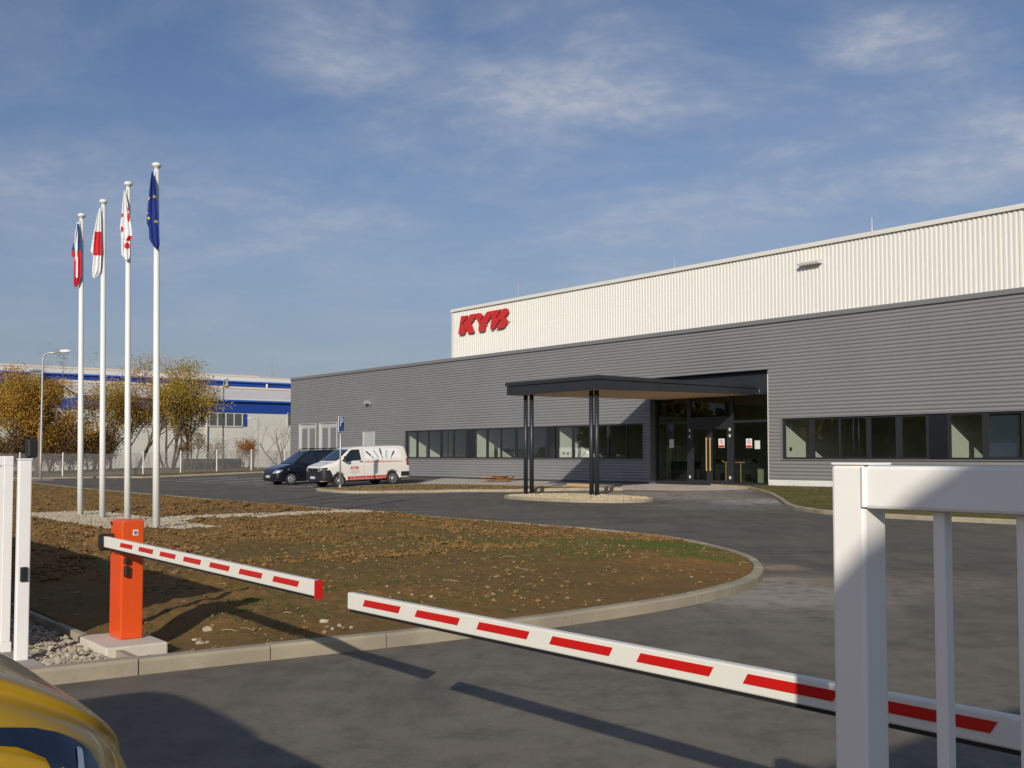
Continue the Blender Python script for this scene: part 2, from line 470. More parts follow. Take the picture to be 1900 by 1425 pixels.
def box(bm, x0, x1, y0, y1, z0, z1, bev=0., mi=0):
    vs = [bm.verts.new(p) for p in ((x0, y0, z0), (x1, y0, z0), (x1, y1, z0), (x0, y1, z0), (x0, y0, z1), (x1, y0, z1), (x1, y1, z1), (x0, y1, z1))]
    fs = [bm.faces.new([vs[i] for i in q]) for q in ((3, 2, 1, 0), (4, 5, 6, 7), (0, 1, 5, 4), (1, 2, 6, 5), (2, 3, 7, 6), (3, 0, 4, 7))]
    for f in fs: f.material_index = mi
    if bev:
        es = list({e for f in fs for e in f.edges})
        bmesh.ops.bevel(bm, geom=es, offset=bev, segments=2, profile=.5, affect='EDGES')
    return bm
def quad(bm, *ps):
    return bm.faces.new([bm.verts.new(p) for p in ps])
def tube(bm, pts, rad, seg=8, cap=True):
    pts = [Vector(p) for p in pts]
    if not isinstance(rad, (list, tuple)): rad = [rad] * len(pts)
    rings = []
    ref = Vector((0, 0, 1))
    for i, p in enumerate(pts):
        d = (pts[min(i + 1, len(pts) - 1)] - pts[max(i - 1, 0)]).normalized()
        r_ = ref if abs(d.dot(ref)) < .95 else Vector((1, 0, 0))
        a_ = d.cross(r_).normalized(); b_ = d.cross(a_)
        rings.append([bm.verts.new(p + (a_ * math.cos(k * 2 * math.pi / seg) + b_ * math.sin(k * 2 * math.pi / seg)) * rad[i]) for k in range(seg)])
    for q, w in zip(rings, rings[1:]):
        for k in range(seg):
            bm.faces.new((q[k], q[(k + 1) % seg], w[(k + 1) % seg], w[k]))
    if cap and seg > 2:
        bm.faces.new(rings[0][::-1]); bm.faces.new(rings[-1])
    return bm
def prism(bm, pts, fn, d0, d1, mi=0):
    """outline pts (a, b) mapped through fn(a, b, depth) and extruded from d0 to d1"""
    A = [bm.verts.new(fn(a_, b_, d0)) for a_, b_ in pts]; B = [bm.verts.new(fn(a_, b_, d1)) for a_, b_ in pts]
    fs = [bm.faces.new(A), bm.faces.new(B[::-1])]
    n = len(pts)
    for i in range(n): fs.append(bm.faces.new((A[i], B[i], B[(i + 1) % n], A[(i + 1) % n])))
    for f in fs: f.material_index = mi
    bmesh.ops.recalc_face_normals(bm, faces=fs)
    bmesh.ops.triangulate(bm, faces=fs[:2])
    return bm
def lathe(bm, prof, axis_o=(0, 0, 0), seg=24, axis='z'):
    """profile (r, h) turned about an axis"""
    rings = []
    o = Vector(axis_o)
    for r_, h in prof:
        ring = []
        for k in range(seg):
            t = 2 * math.pi * k / seg
            c_, s_ = r_ * math.cos(t), r_ * math.sin(t)
            ring.append(bm.verts.new(o + (Vector((c_, s_, h)) if axis == 'z' else Vector((c_, h, s_)))))
        rings.append(ring)
    for q, w in zip(rings, rings[1:]):
        for k in range(seg): bm.faces.new((q[k], q[(k + 1) % seg], w[(k + 1) % seg], w[k]))
    bm.faces.new(rings[0][::-1]); bm.faces.new(rings[-1])
    bmesh.ops.recalc_face_normals(bm, faces=bm.faces)
    return bm
def poly_fill(bm, pts, fn):
    f = bm.faces.new([bm.verts.new(fn(a_, b_)) for a_, b_ in pts])
    bmesh.ops.triangulate(bm, faces=[f])
def inside(p, poly):
    x, y = p; c_ = False
    for (x1, y1), (x2, y2) in zip(poly, poly[1:] + poly[:1]):
        if (y1 > y) != (y2 > y) and x < (x2 - x1) * (y - y1) / (y2 - y1) + x1: c_ = not c_
    return c_
def near_on(p, poly):
    best = None
    for a_, b_ in zip(poly, poly[1:] + poly[:1]):
        dx, dy = b_[0] - a_[0], b_[1] - a_[1]
        L = dx * dx + dy * dy
        t = 0 if L == 0 else max(0, min(1, ((p[0] - a_[0]) * dx + (p[1] - a_[1]) * dy) / L))
        q = (a_[0] + dx * t, a_[1] + dy * t)
        d = math.hypot(q[0] - p[0], q[1] - p[1])
        if best is None or d < best[0]: best = (d, q)
    return best
def smooth_path(pts, n=6, closed=False):
    out = []
    N = len(pts)
    rng_ = range(N if closed else N - 1)
    for i in rng_:
        p = [Vector(pts[(i + k) % N] if closed else pts[max(0, min(N - 1, i + k))]) for k in (-1, 0, 1, 2)]
        for k in range(n):
            t = k / n
            q = .5 * ((2 * p[1]) + (p[2] - p[0]) * t + (2 * p[0] - 5 * p[1] + 4 * p[2] - p[3]) * t * t + (3 * p[1] - p[0] - 3 * p[2] + p[3]) * t ** 3)
            out.append((q.x, q.y))
    if not closed: out.append(tuple(pts[-1]))
    return out
def text_mesh(s_, size, bold=0.):
    cu = bpy.data.curves.new('lettering', 'FONT')
    cu.body, cu.size, cu.offset, cu.resolution_u = s_, size, bold, 2
    o = bpy.data.objects.new('lettering', cu)
    me = bpy.data.meshes.new_from_object(o)
    bm = BM(); bm.from_mesh(me)
    bpy.data.objects.remove(o); bpy.data.curves.remove(cu); bpy.data.meshes.remove(me)
    return bm
# ------------------------------------------------------------------ ground, roads, plots
def sheet(name, pts, m, h=0., kind='structure', follow=True, step=None):
    bm = BM()
    bm.faces.new([bm.verts.new((a_, b_, 0)) for a_, b_ in pts])
    ys = [p[1] for p in pts]; us = [p[0] for p in pts]
    cuts = [v for v in (-9, 0) if min(ys) < v < max(ys)]
    for v in cuts:
        bmesh.ops.bisect_plane(bm, geom=bm.verts[:] + bm.edges[:] + bm.faces[:], plane_co=(0, v, 0), plane_no=(0, 1, 0))
    bmesh.ops.triangulate(bm, faces=bm.faces[:])
    for v in bm.verts: v.co.z = (gz(v.co.y) if follow else 0) + h
    for f in bm.faces:
        if f.normal.z < 0: f.normal_flip()
    bmesh.ops.recalc_face_normals(bm, faces=bm.faces[:])
    o = obj(name, bm, m, kind=kind)
    return o
sheet('ground', [(-1500, -1500), (1500, -1500), (1500, 1500), (-1500, 1500)], 'field', -.10, follow=False)
sheet('road', [(-53, -70), (70, -70), (70, .6), (-53, .6)], 'asphalt', 0.)

def ccw(p):
    return p if sum(a_[0] * b_[1] - b_[0] * a_[1] for a_, b_ in zip(p, p[1:] + p[:1])) > 0 else p[::-1]
def inset(poly, d):
    n = len(poly); out = []
    for i in range(n):
        a_, b_, c_ = (Vector(poly[(i + k) % n]) for k in (-1, 0, 1))
        e1 = (b_ - a_).normalized(); e2 = (c_ - b_).normalized()
        n1 = Vector((-e1.y, e1.x)); n2 = Vector((-e2.y, e2.x))
        m_ = n1 + n2
        m_ = m_ / max(.3, m_.dot(n1))
        q = b_ + m_ * d
        out.append((q.x, q.y))
    return out
def kerb(name, path, closed, w=.12, h=.115, stone=1.0, skip=None, mat_='kerb_concrete'):
    """kerb stones with open joints along a path whose inner side lies to its left"""
    P = [Vector(p) for p in path] + ([Vector(path[0])] if closed else [])
    cum = [0]
    for a_, b_ in zip(P, P[1:]): cum.append(cum[-1] + (b_ - a_).length)
    def pos(s_):
        for i in range(len(P) - 1):
            if s_ <= cum[i + 1] or i == len(P) - 2:
                L = cum[i + 1] - cum[i]
                t = (s_ - cum[i]) / L if L else 0
                d = (P[i + 1] - P[i]).normalized()
                return P[i] + (P[i + 1] - P[i]) * t, d
    bm = BM()
    n = max(1, round(cum[-1] / stone)); L = cum[-1] / n
    for k in range(n):
        m0 = pos(k * L + L / 2)[0]
        if skip and skip(m0): continue
        rings = []
        sub = 3
        jz = random.uniform(-.004, .004)
        for j in range(sub + 1):
            p, d = pos(k * L + .005 + (L - .010) * j / sub)
            nn = Vector((-d.y, d.x))
            z = gz(p.y) + jz
            prof = ((0, -.09), (0, h - .022), (.018, h), (w, h), (w, -.09))
            rings.append([bm.verts.new((p.x + nn.x * a_, p.y + nn.y * a_, z + b_)) for a_, b_ in prof])
        for q, r_ in zip(rings, rings[1:]):
            for i in range(4): bm.faces.new((q[i], r_[i], r_[i + 1], q[i + 1]))
        bm.faces.new(rings[0][::-1]); bm.faces.new(rings[-1])
    bmesh.ops.recalc_face_normals(bm, faces=bm.faces[:])
    return obj(name, bm, mat_, kind='structure')

edge = smooth_path([(19.45, -34.4), (19.52, -32), (19.6, -30.7), (19.7, -29.5), (19.75, -28.4), (19.72, -27.3), (19.6, -26.2), (19.38, -25.2), (18.98, -24.15), (18.4, -23.2), (17.55, -22.25),
                    (16.5, -21.4), (15.3, -20.7), (14.2, -20.2), (12.6, -19.8), (11, -19.7), (8, -19.75), (4, -19.85), (-2, -19.9), (-12, -19.85), (-24, -19.5), (-34, -18.7), (-46, -17.6)], 5)
kerb('kerb', edge, False, h=.115, stone=.98)
plot = [p for p in edge if p[1] > -31.42] + [(-46, -31.44), (19.62, -31.44)]
plot = ccw(plot)
plot_in = inset(plot, .10)
def fb(x, y, z=0., o=3):
    return noise.fractal(Vector((x, y, z)), .9, 2.1, o)
def soil_h(u, y):
    d, _ = near_on((u, y), edge_coarse)
    d = min(d, y + 31.5)
    t = max(0., min(1., d / 1.1))
    rough = .35 + .65 * max(0., min(1., (14 - u) / 5)) + .25 * max(0., min(1., (y + 27) / -3))
    pad = 1.
    for (a0, a1, b0, b1) in GRAVEL_PADS:
        dx = max(a0 - u, u - a1, 0); dy = max(b0 - y, y - b1, 0)
        pad = min(pad, max(0., min(1., math.hypot(dx, dy) / .5)))
    n1 = fb(u * .55, y * .55)
    n2 = noise.noise(Vector((u * 2.1, y * 2.1, 3.3)))
    r3 = 1 - abs(noise.noise(Vector((u * 4.3, y * 4.3, 1.1)))) * 2
    r4 = 1 - abs(noise.noise(Vector((u * 9.5, y * 9.5, 7.7)))) * 2
    h = .10 + .03 * n1 + rough * (.040 * n2 + .046 * r3 * (.6 + .9 * max(0, n2)) + .026 * r4)
    q = math.hypot(max(18.3 - u, 0, u - 20) / 1.0, max(-31.6 - y, 0, y + 30.9) / 1.0)
    pad *= max(0., min(1., q / .5))
    return (.088 if q > .5 else .05 + .038 * q / .5) + t * pad * (h - .088 + .02) * 1.15
GRAVEL_PADS = [(-1.1, 6.6, -27.25, -25.5), (2.5, 4.0, -25.5, -19.9)]
edge_coarse = edge[::4]
bm = BM()
us = []
x = 19.75
while x > -46:
    us.append(x); x -= max(.055, .0085 * math.hypot(27.2 - x, 6))
us.append(-46.2)
ys = []
y = -31.6
while y < -17.2:
    ys.append(y); y += .085 if y < -24 else .11
grid = {}
ins = {}
for i, u in enumerate(us):
    for j, yy in enumerate(ys):
        ins[i, j] = inside((u, yy), plot_in)
def gv(i, j):
    if (i, j) not in grid:
        p = (us[i], ys[j])
        if not ins[i, j]: p = near_on(p, plot_in)[1]
        grid[i, j] = bm.verts.new((p[0], p[1], soil_h(*p)))
    return grid[i, j]
for i in range(len(us) - 1):
    for j in range(len(ys) - 1):
        ks = ((i, j), (i + 1, j), (i + 1, j + 1), (i, j + 1))
        if any(ins[k] for k in ks):
            try: bm.faces.new([gv(*k) for k in ks])
            except ValueError: pass
bmesh.ops.remove_doubles(bm, verts=bm.verts[:], dist=.0008)
bmesh.ops.recalc_face_normals(bm, faces=bm.faces[:])
if sum(f.normal.z for f in bm.faces) < 0: bmesh.ops.reverse_faces(bm, faces=bm.faces[:])
obj('soil_plot', bm, 'soil', smooth=False, kind='structure')

# loose pieces: one mesh per kind of scatter (nobody could count them)
def pebble(bm, x, y, z, r_, flat=.7, sub=0):
    a_ = random.uniform(0, math.pi); c_, s_ = math.cos(a_), math.sin(a_)
    kx, ky, kz = random.uniform(.75, 1.3), random.uniform(.6, 1.0), flat * random.uniform(.7, 1.15)
    base = OCT if not sub else ICO
    vs = []
    for p in base[0]:
        q = Vector(p) * r_ * random.uniform(.82, 1.12)
        q = Vector((q.x * kx, q.y * ky, q.z * kz))
        vs.append(bm.verts.new((x + q.x * c_ - q.y * s_, y + q.x * s_ + q.y * c_, z + q.z)))
    for f in base[1]: bm.faces.new([vs[k] for k in f])
OCT = ([(1, 0, 0), (0, 1, 0), (-1, 0, 0), (0, -1, 0), (0, 0, 1), (0, 0, -1), (.7, .7, .35), (-.7, .7, .3), (-.7, -.7, .35), (.7, -.7, .3)],
       [(0, 6, 4), (6, 1, 4), (1, 7, 4), (7, 2, 4), (2, 8, 4), (8, 3, 4), (3, 9, 4), (9, 0, 4), (0, 5, 6), (6, 5, 1), (1, 5, 7), (7, 5, 2), (2, 5, 8), (8, 5, 3), (3, 5, 9), (9, 5, 0)])
_b = BM(); bmesh.ops.create_icosphere(_b, subdivisions=2, radius=1)
ICO = ([tuple(v.co) for v in _b.verts], [tuple(v.index for v in f.verts) for f in _b.faces]); _b.free()
bm = BM()
n = 0
while n < 5200:
    d = 6.5 + 34 * random.random() ** 1.6
    u, yy = 27.2 - d * random.uniform(.55, 1.0), random.uniform(-31.3, -19.9)
    if not inside((u, yy), plot_in): continue
    if any(a0 - .2 < u < a1 + .2 and b0 - .2 < yy < b1 + .2 for a0, a1, b0, b1 in GRAVEL_PADS): continue
    if noise.noise(Vector((u * .5, yy * .5, 9))) + random.uniform(-.5, .6) < (.05 if u < 13 else .25): continue
    pebble(bm, u, yy, soil_h(u, yy) + .004, random.choice((.008, .011, .014, .018, .024, .034)) * random.uniform(.7, 1.2), .75)
    n += 1
obj('soil_clods', bm, 'clod', kind='stuff')
bm = BM()                                  # freshly dug rusty clods lying in heaps
n = tries = 0
while n < 12000 and tries < 400000:
    tries += 1
    d = 8.5 + 30 * random.random() ** 1.3
    u, yy = 27.2 - d * random.uniform(.5, 1.0), random.uniform(-31.2, -19.95)
    if u > 14.5 or not inside((u, yy), plot_in): continue
    if any(a0 - .15 < u < a1 + .15 and b0 - .15 < yy < b1 + .15 for a0, a1, b0, b1 in GRAVEL_PADS): continue
    q = noise.noise(Vector((u * .45, yy * .8, 21))) + .5 * noise.noise(Vector((u * 1.7, yy * 1.7, 5)))
    if q < .02 + random.uniform(-.25, .45) + (.12 if u > 9 else 0): continue
    r_ = random.choice((.012, .016, .02, .026, .034, .048)) * random.uniform(.7, 1.2)
    pebble(bm, u, yy, soil_h(u, yy) + r_ * .25, r_, .85); n += 1
obj('soil_clods', bm, 'clod_rust', kind='stuff')
bm = BM()
for _ in range(160):
    d = 6.5 + 26 * random.random() ** 1.4
    u, yy = 27.2 - d * random.uniform(.55, 1.0), random.uniform(-31.3, -20)
    if not inside((u, yy), plot_in): continue
    pebble(bm, u, yy, soil_h(u, yy) + .006, random.uniform(.008, .028), .6)
for px, py, r_ in ((385, 1168, .07), (372, 1183, .05), (362, 1178, .035), (601, 1160, .05), (630, 1163, .045), (617, 1168, .03), (652, 1165, .035), (740, 1107, .04), (765, 1110, .03), (800, 1114, .035), (718, 1100, .03)):
    u, yy = on_ground(px, py, .11)
    pebble(bm, u, yy, soil_h(u, yy) + r_ * .12, r_ * .72, .6, 1)
obj('stones', bm, 'pale_stone', kind='stuff')
bm = BM()                                  # bits of straw and roots on the bare soil
for _ in range(170):
    d = 6.5 + 20 * random.random() ** 1.3
    u, yy = 27.2 - d * random.uniform(.55, 1.0), random.uniform(-31.2, -20.2)
    if not inside((u, yy), plot_in): continue
    a_ = random.uniform(-.6, .6) - .2; L = random.uniform(.04, .22); z = soil_h(u, yy) + .012
    du, dy = math.cos(a_) * L / 2, math.sin(a_) * L / 2
    w = random.uniform(.0015, .0032)
    tube(bm, [(u - du, yy - dy, z), (u, yy + w * 3, z + .008), (u + du, yy + dy, z + .002)], w, 4)
obj('straw', bm, 'straw', kind='stuff')
def blades(bm, u, yy, z, n, h, spread):
    for _ in range(n):
        a_ = random.uniform(0, 2 * math.pi); r_ = random.uniform(0, spread)
        x, y = u + r_ * math.cos(a_), yy + r_ * math.sin(a_)
        b_ = random.uniform(0, 2 * math.pi); w = random.uniform(.004, .009) * (h / .05)
        le = random.uniform(-.7, .7) * h
        hh = h * random.uniform(.5, 1.2)
        bm.faces.new([bm.verts.new(p) for p in ((x - w * math.cos(b_), y - w * math.sin(b_), z), (x + w * math.cos(b_), y + w * math.sin(b_), z), (x + le, y + le * .6, z + hh))])
bm = BM()
for _ in range(4200):
    c_ = random.choice(((15.0, -23.3, 2.6, 1.3), (12.5, -25.5, 4, 2.4), (9, -22.6, 4, 1.7), (17.5, -29.0, 2.0, 2.0)))
    u, yy = random.gauss(c_[0], c_[2] * .55), random.gauss(c_[1], c_[3] * .55)
    if not inside((u, yy), plot_in) or noise.noise(Vector((u * 1.1, yy * 1.1, 4))) < -.05: continue
    blades(bm, u, yy, soil_h(u, yy) - .005, 6, .035, .07)
for px, py, sx, sy, n_ in ((1245, 1016, .65, .4, 380), (1290, 1037, .45, .35, 220), (1130, 1010, .8, .5, 180), (930, 1015, 1.2, .7, 220)):
    q = on_ground(px, py, .1)
    for _ in range(n_):
        u, yy = random.gauss(q[0], sx), random.gauss(q[1], sy)
        if inside((u, yy), plot_in): blades(bm, u, yy, soil_h(u, yy) - .005, 5, .045, .06)
obj('grass_sprouts', bm, 'sprout', kind='stuff')

# gravel pads round the flagpoles
sheet('gravel_bed', [(-1.1, -27.25), (6.6, -27.25), (6.6, -25.5), (4.0, -25.5), (4.0, -19.95), (2.5, -19.95), (2.5, -25.5), (-1.1, -25.5)], 'pale_base', .116)
bm = BM()
for _ in range(6800):
    a0, a1, b0, b1 = GRAVEL_PADS[0] if random.random() < .68 else GRAVEL_PADS[1]
    j = noise.noise(Vector((_ * .37, 1, 2))) * .12
    pebble(bm, random.uniform(a0 - .1, a1 + .1), random.uniform(b0 - .1, b1 + (.1 if b1 < -21 else 0)), .124, random.uniform(.018, .045), .7)
obj('gravel', bm, 'gravel_grey', kind='stuff')

# sliding-gate strip: edging, cobbles, slab
kerb('kerb', [(19.5, -31.44), (-30, -31.44)], False, w=.07, h=.125, stone=1.0)
sheet('gravel_bed', [(-30, -32.02), (19.42, -32.02), (19.42, -31.54), (-30, -31.54)], 'pale_base', .055)
sheet('slab', [(-30, -33.6), (19.40, -33.6), (19.40, -32.02), (-30, -32.02)], 'slab_concrete', .085)
bm = BM()
for _ in range(1900):
    d = random.random() ** 1.7
    u = 19.38 - d * 9
    pebble(bm, u, random.uniform(-32.0, -31.56), .065 + random.uniform(0, .025), random.uniform(.012, .034), .7)
obj('cobbles', bm, 'cobble', kind='stuff')

# canopy island
ci = smooth_path([(-4.6, -9.0), (-4.2, -9.9), (-3.2, -10.5), (-1.5, -10.75), (.2, -10.6), (1.3, -10.1), (1.9, -9.2), (1.75, -8.2), (.9, -7.6), (-.6, -7.35), (-2.4, -7.4), (-3.9, -7.9)], 5, True)
ci = ccw(ci)
ISL_H = .095
kerb('kerb', ci, True, h=ISL_H, stone=.62)
sheet('gravel_bed', inset(ci, .11), 'pale_base', ISL_H - .02)
bm = BM()
n = 0
while n < 2600:
    p = (random.uniform(-4.8, 2.1), random.uniform(-10.9, -7.2))
    if not inside(p, inset(ci, .15)) : continue
    pebble(bm, p[0], p[1], gz(p[1]) + ISL_H - .008, random.uniform(.025, .055), .75); n += 1
obj('gravel', bm, 'gravel', kind='stuff')

# soil wedge between the parking bays and the drive, with the pale strip behind it
tipp = [on_ground(px, py) for px, py in ((588, 910), (606, 912.7), (647, 915.5), (715, 915.5), (823, 913.7), (882, 912.8), (940, 913), (1040, 911), (1092, 910), (1156, 910))]
topp = [on_ground(px, py, .1) for px, py in ((1092, 902.5), (1020, 902.5), (950, 900.5), (860, 898.5), (764, 898), (703, 900), (653, 902.8))]
wed = smooth_path(ccw(tipp + topp), 4, True)
kerb('kerb', wed, True, h=.115, stone=.95)
sheet('soil_strip', inset(wed, .11), 'verge', .105)
bm = BM()
wi = inset(wed, .16)
xs = [p[0] for p in wi]; yy_ = [p[1] for p in wi]
for _ in range(2600):
    p = (random.uniform(min(xs), max(xs)), random.uniform(min(yy_), max(yy_)))
    if inside(p, wi): pebble(bm, p[0], p[1], gz(p[1]) + .108, random.uniform(.015, .045), .8)
obj('soil_clods', bm, 'clod', kind='stuff')
strip = [on_ground(764, 898.5, .04), on_ground(860, 899, .04), on_ground(950, 901, .04), on_ground(1020, 903, .04), on_ground(1092, 903, .04), (-7.2, -1.3), (-6.9, -.12), (-22.5, -.12)]
sheet('paving', strip, 'pale_base', .014)
sheet('paving', [on_ground(*p) for p in ((1095, 908), (1150, 909.5), (1210, 911), (1280, 912), (1350, 910.5), (1390, 908.5))] + [(-.1, -.3), (-.1, .2), (-6.3, .2), (-7.1, -.4)], 'apron', .020)

# lawn to the right of the entrance
lw = [on_ground(px, py) for px, py in ((1388, 907.5), (1400, 911), (1425, 919), (1443, 929), (1457, 939.5), (1477, 946.7), (1509, 951.6), (1535, 954.5), (1642, 961.5), (1726, 966), (1770, 968), (1883, 973.5))]
lw = ccw(lw + [(20, -10.6), (40, -10.6), (40, -.10), (.2, -.10)])
lwk = [p for p in smooth_path(lw, 4, True)]
kerb('kerb', lwk, True, h=.115, stone=.95, skip=lambda p: p.y > -.6 or p.x > 38)
sheet('lawn', inset(lwk, .10), 'lawn_grass', .108)
bm = BM()
li = inset(lwk, .15)
n = 0
while n < 5200:
    p = (random.uniform(0, 22), random.uniform(-10.7, -.2))
    if not inside(p, li): continue
    if noise.noise(Vector((p[0] * .9, p[1] * .9, 2))) < random.uniform(-.5, .1): n += 1; continue
    blades(bm, p[0], p[1], gz(p[1]) + .105, 3, .07, .08); n += 1
obj('grass', bm, 'grass_blade', kind='stuff')

# verge, far kerb and bay markings of the car park
vg = [(-46.2, -8.6), (-46.2, .5), (-60, 12), (-75, 12), (-75, -30), (-49, -30), (-49, -16), (-48.6, -10.5), (-47.6, -9)]
vg = ccw(vg)
kerb('kerb', vg, True, h=.10, skip=lambda p: p.x < -52 or p.y < -28)
sheet('verge', inset(vg, .1), 'verge', .09)
for k, u in enumerate((-38.9, -35.3, -31.5, -27.8, -24.45, -21.2, -18.1)):
    sheet('bay_marking', [(u - .11, -10.4), (u + .11, -10.4), (u + .11, -5.0), (u - .11, -5.0)], 'road_paint', .006)
# ------------------------------------------------------------------ office wing (grey), production hall (white), canopy
B0 = .28                                   # floor level of the building
PITCHW, AMP = .1385, .036
def wave_wall(bm, u0, u1, z0, z1, yb=0.):
    """horizontally corrugated sheet between z0 and z1 (heights over B0), phase continuous over the whole front"""
    zs = [z0]
    k = math.ceil(z0 / (PITCHW / 8) + 1e-6)
    while k * PITCHW / 8 < z1 - 1e-6:
        if k * PITCHW / 8 > z0 + 1e-6: zs.append(k * PITCHW / 8)
        k += 1
    zs.append(z1)
    prev = None
    for z in zs:
        ph = (z / PITCHW) % 1
        # flat outer band, narrow inward groove
        o = 1 - max(0., 1 - abs(ph - .5) / .30) ** .8
        yy = yb - AMP * o
        row = [bm.verts.new((u0, yy, z + B0)), bm.verts.new((u1, yy, z + B0))]
        if prev: bm.faces.new((prev[0], prev[1], row[1], row[0]))
        prev = row
U0, U1, ROOF = -41.3, 30.0, 6.66
wing = thing('office_wing', 'long low grey corrugated office building with ribbon windows and glazed entrance', 'building', (U0, 0, B0))
WL = (-26.70, -6.85, 1.07, 2.73)           # left ribbon window
WR = (.58, 21.0, 1.09, 2.73)
EN = (on_wall(1208.5, 820, 0)[0], 0.0, 0.0, 4.67)
YG = .30
D1, D2, HT = (-40.1, -37.65, 0, 3.42), (-37.2, -34.75, 0, 3.42), (-31.46, -30.03, 0, 2.75)
CUT = 6.52
bm = BM()
cols = sorted({U0, U1, *[v for o_ in (WL, WR, EN, D1, D2, HT) for v in o_[:2]]})
for a_, b_ in zip(cols, cols[1:]):
    mid_ = (a_ + b_) / 2
    hol = sorted([(o_[2], o_[3]) for o_ in (WL, WR, EN, D1, D2, HT) if o_[0] < mid_ < o_[1]])
    z = .06 if b_ <= 0 else .32
    for h0, h1 in hol:
        if h0 > z: wave_wall(bm, a_, b_, z, h0)
        z = h1
    wave_wall(bm, a_, b_, z, CUT)
obj('wall', bm, 'cladding_grey', wing)
bm = BM()                                  # end wall, back, roof deck, plinth
box(bm, U0, U0 + .12, .05, 40, B0 - .2, B0 + CUT)
box(bm, U0 + .12, U1, 7.2, 7.3, B0 - .2, B0 + CUT)
box(bm, U0 + .12, U1, .06, 7.2, B0 + CUT - .16, B0 + CUT - .04)
obj('roof', bm, 'cladding_grey', wing)
bm = BM()
box(bm, U0 - .06, U1, -.075, .16, B0 + CUT, B0 + ROOF)
box(bm, U0 - .07, U1, -.10, -.075, B0 + CUT - .035, B0 + CUT + .02)
obj('parapet', bm, 'trim_grey', wing)
bm = BM()                                  # corner post with the sheet ends
box(bm, U0 - .04, U0 + .05, -.055, .05, B0 - .15, B0 + CUT)
obj('corner_post', bm, 'trim_grey', wing)
bm = BM()                                  # reveals round the openings
def reveal(o_, d=.16, t=.012, out=.045, sill=True):
    u0, u1, z0, z1 = o_
    z0 += B0; z1 += B0
    for q in ((u0, u0 + .07), (u1 - .07, u1)): box(bm, q[0], q[1], -out, d, z0, z1)
    box(bm, u0 + .07, u1 - .07, -.02, d, z1 - .03, z1)
    if sill: box(bm, u0 + .07, u1 - .07, -out - .03, d, z0, z0 + .035)
bm.free()
for o_ in (WL, WR):
    bm = BM(); reveal(o_); obj('reveal', bm, 'trim_grey', wing)
bm = BM()
bm.free()
for o_ in (D1, D2, HT):
    bm = BM(); reveal(o_, sill=False); obj('reveal', bm, 'reveal', wing)
bm = BM()
box(bm, U0, WL[0] + 4, -.012, .05, B0 - .25, B0 + .06); box(bm, WL[0] + 4, EN[0], -.012, .05, B0 - .25, B0 + .06)
obj('plinth', bm, 'black_base', wing)
bm = BM()
for k in range(5):
    box(bm, .02, U1, -.06 + .004 * k, .02, B0 + .06 + k * .052, B0 + .06 + k * .052 + .046)
obj('plinth', bm, 'white_paint', wing)

# ribbon windows: each bay is a frame with its panes
def ribbon(u0, z0, z1, muls, end):
    """muls: (centre, width); builds one window with frame and pane"""
    z0 += B0 + .035; z1 += B0 - .03
    bm = BM()
    box(bm, u0, end, .05, .13, z0, z0 + .075); box(bm, u0, end, .05, .13, z1 - .07, z1)
    for c_, w in muls: box(bm, c_ - w / 2, c_ + w / 2, .045, .135, z0 + .075, z1 - .07)
    w_ = obj('window', bm, 'anthracite_frame', wing)
    bm = BM()
    for (c1, w1), (c2, w2) in zip(muls, muls[1:]):
        quad(bm, (c1 + w1 / 2, .09, z0 + .075), (c2 - w2 / 2, .09, z0 + .075), (c2 - w2 / 2, .09, z1 - .07), (c1 + w1 / 2, .09, z1 - .07))
    obj('pane', bm, 'pane_glass', w_)
    return w_
for b_, last in ((-26.63, 0), (-19.84, 0), (-12.95, 1)):
    ribbon(b_, WL[2], WL[3], [(b_ + .05, .10), (b_ + 1.22, .13), (b_ + 2.42, .06), (b_ + 3.68, .15), (b_ + 4.92, .06), (b_ + 6.12, .10)], b_ + 6.17)
    if not last:
        bm = BM(); box(bm, b_ + 6.175, b_ + 6.785, .04, .12, WL[2] + B0 + .035, WL[3] + B0 - .03)
        obj('spandrel_panel', bm, 'spandrel', wing)
for b_ in (.65, 7.52, 14.4):
    ribbon(b_, WR[2], WR[3], [(b_ + .05, .10), (b_ + 1.34, .22), (b_ + 2.58, .06), (b_ + 3.8, .16), (b_ + 5.02, .22), (b_ + 6.13, .10)], b_ + 6.18)
    bm = BM(); box(bm, b_ + 6.185, b_ + 6.865, .04, .12, WR[2] + B0 + .035, WR[3] + B0 - .03)
    obj('spandrel_panel', bm, 'spandrel', wing)
bm = BM()                                  # tilted-open sash in the right ribbon
ts = [(8.78, 9.96)]
for a0, a1 in ts:
    for p in (((a0, a0 + .08), (1.2, 2.62)), ((a1 - .08, a1), (1.2, 2.62)), ((a0, a1), (1.16, 1.24)), ((a0, a1), (2.58, 2.66))):
        box(bm, p[0][0], p[0][1], .02, .07, B0 + p[1][0], B0 + p[1][1])
for v in bm.verts: v.co.y += (v.co.z - B0 - 1.16) * .09
tw = obj('window', bm, 'anthracite_frame', wing, label='dark window sash standing tilted open')
bm = BM(); quad(bm, (8.86, .05, B0 + 1.24), (9.88, .05, B0 + 1.24), (9.88, .17, B0 + 2.58), (8.86, .17, B0 + 2.58)); obj('pane', bm, 'pane_glass', tw)
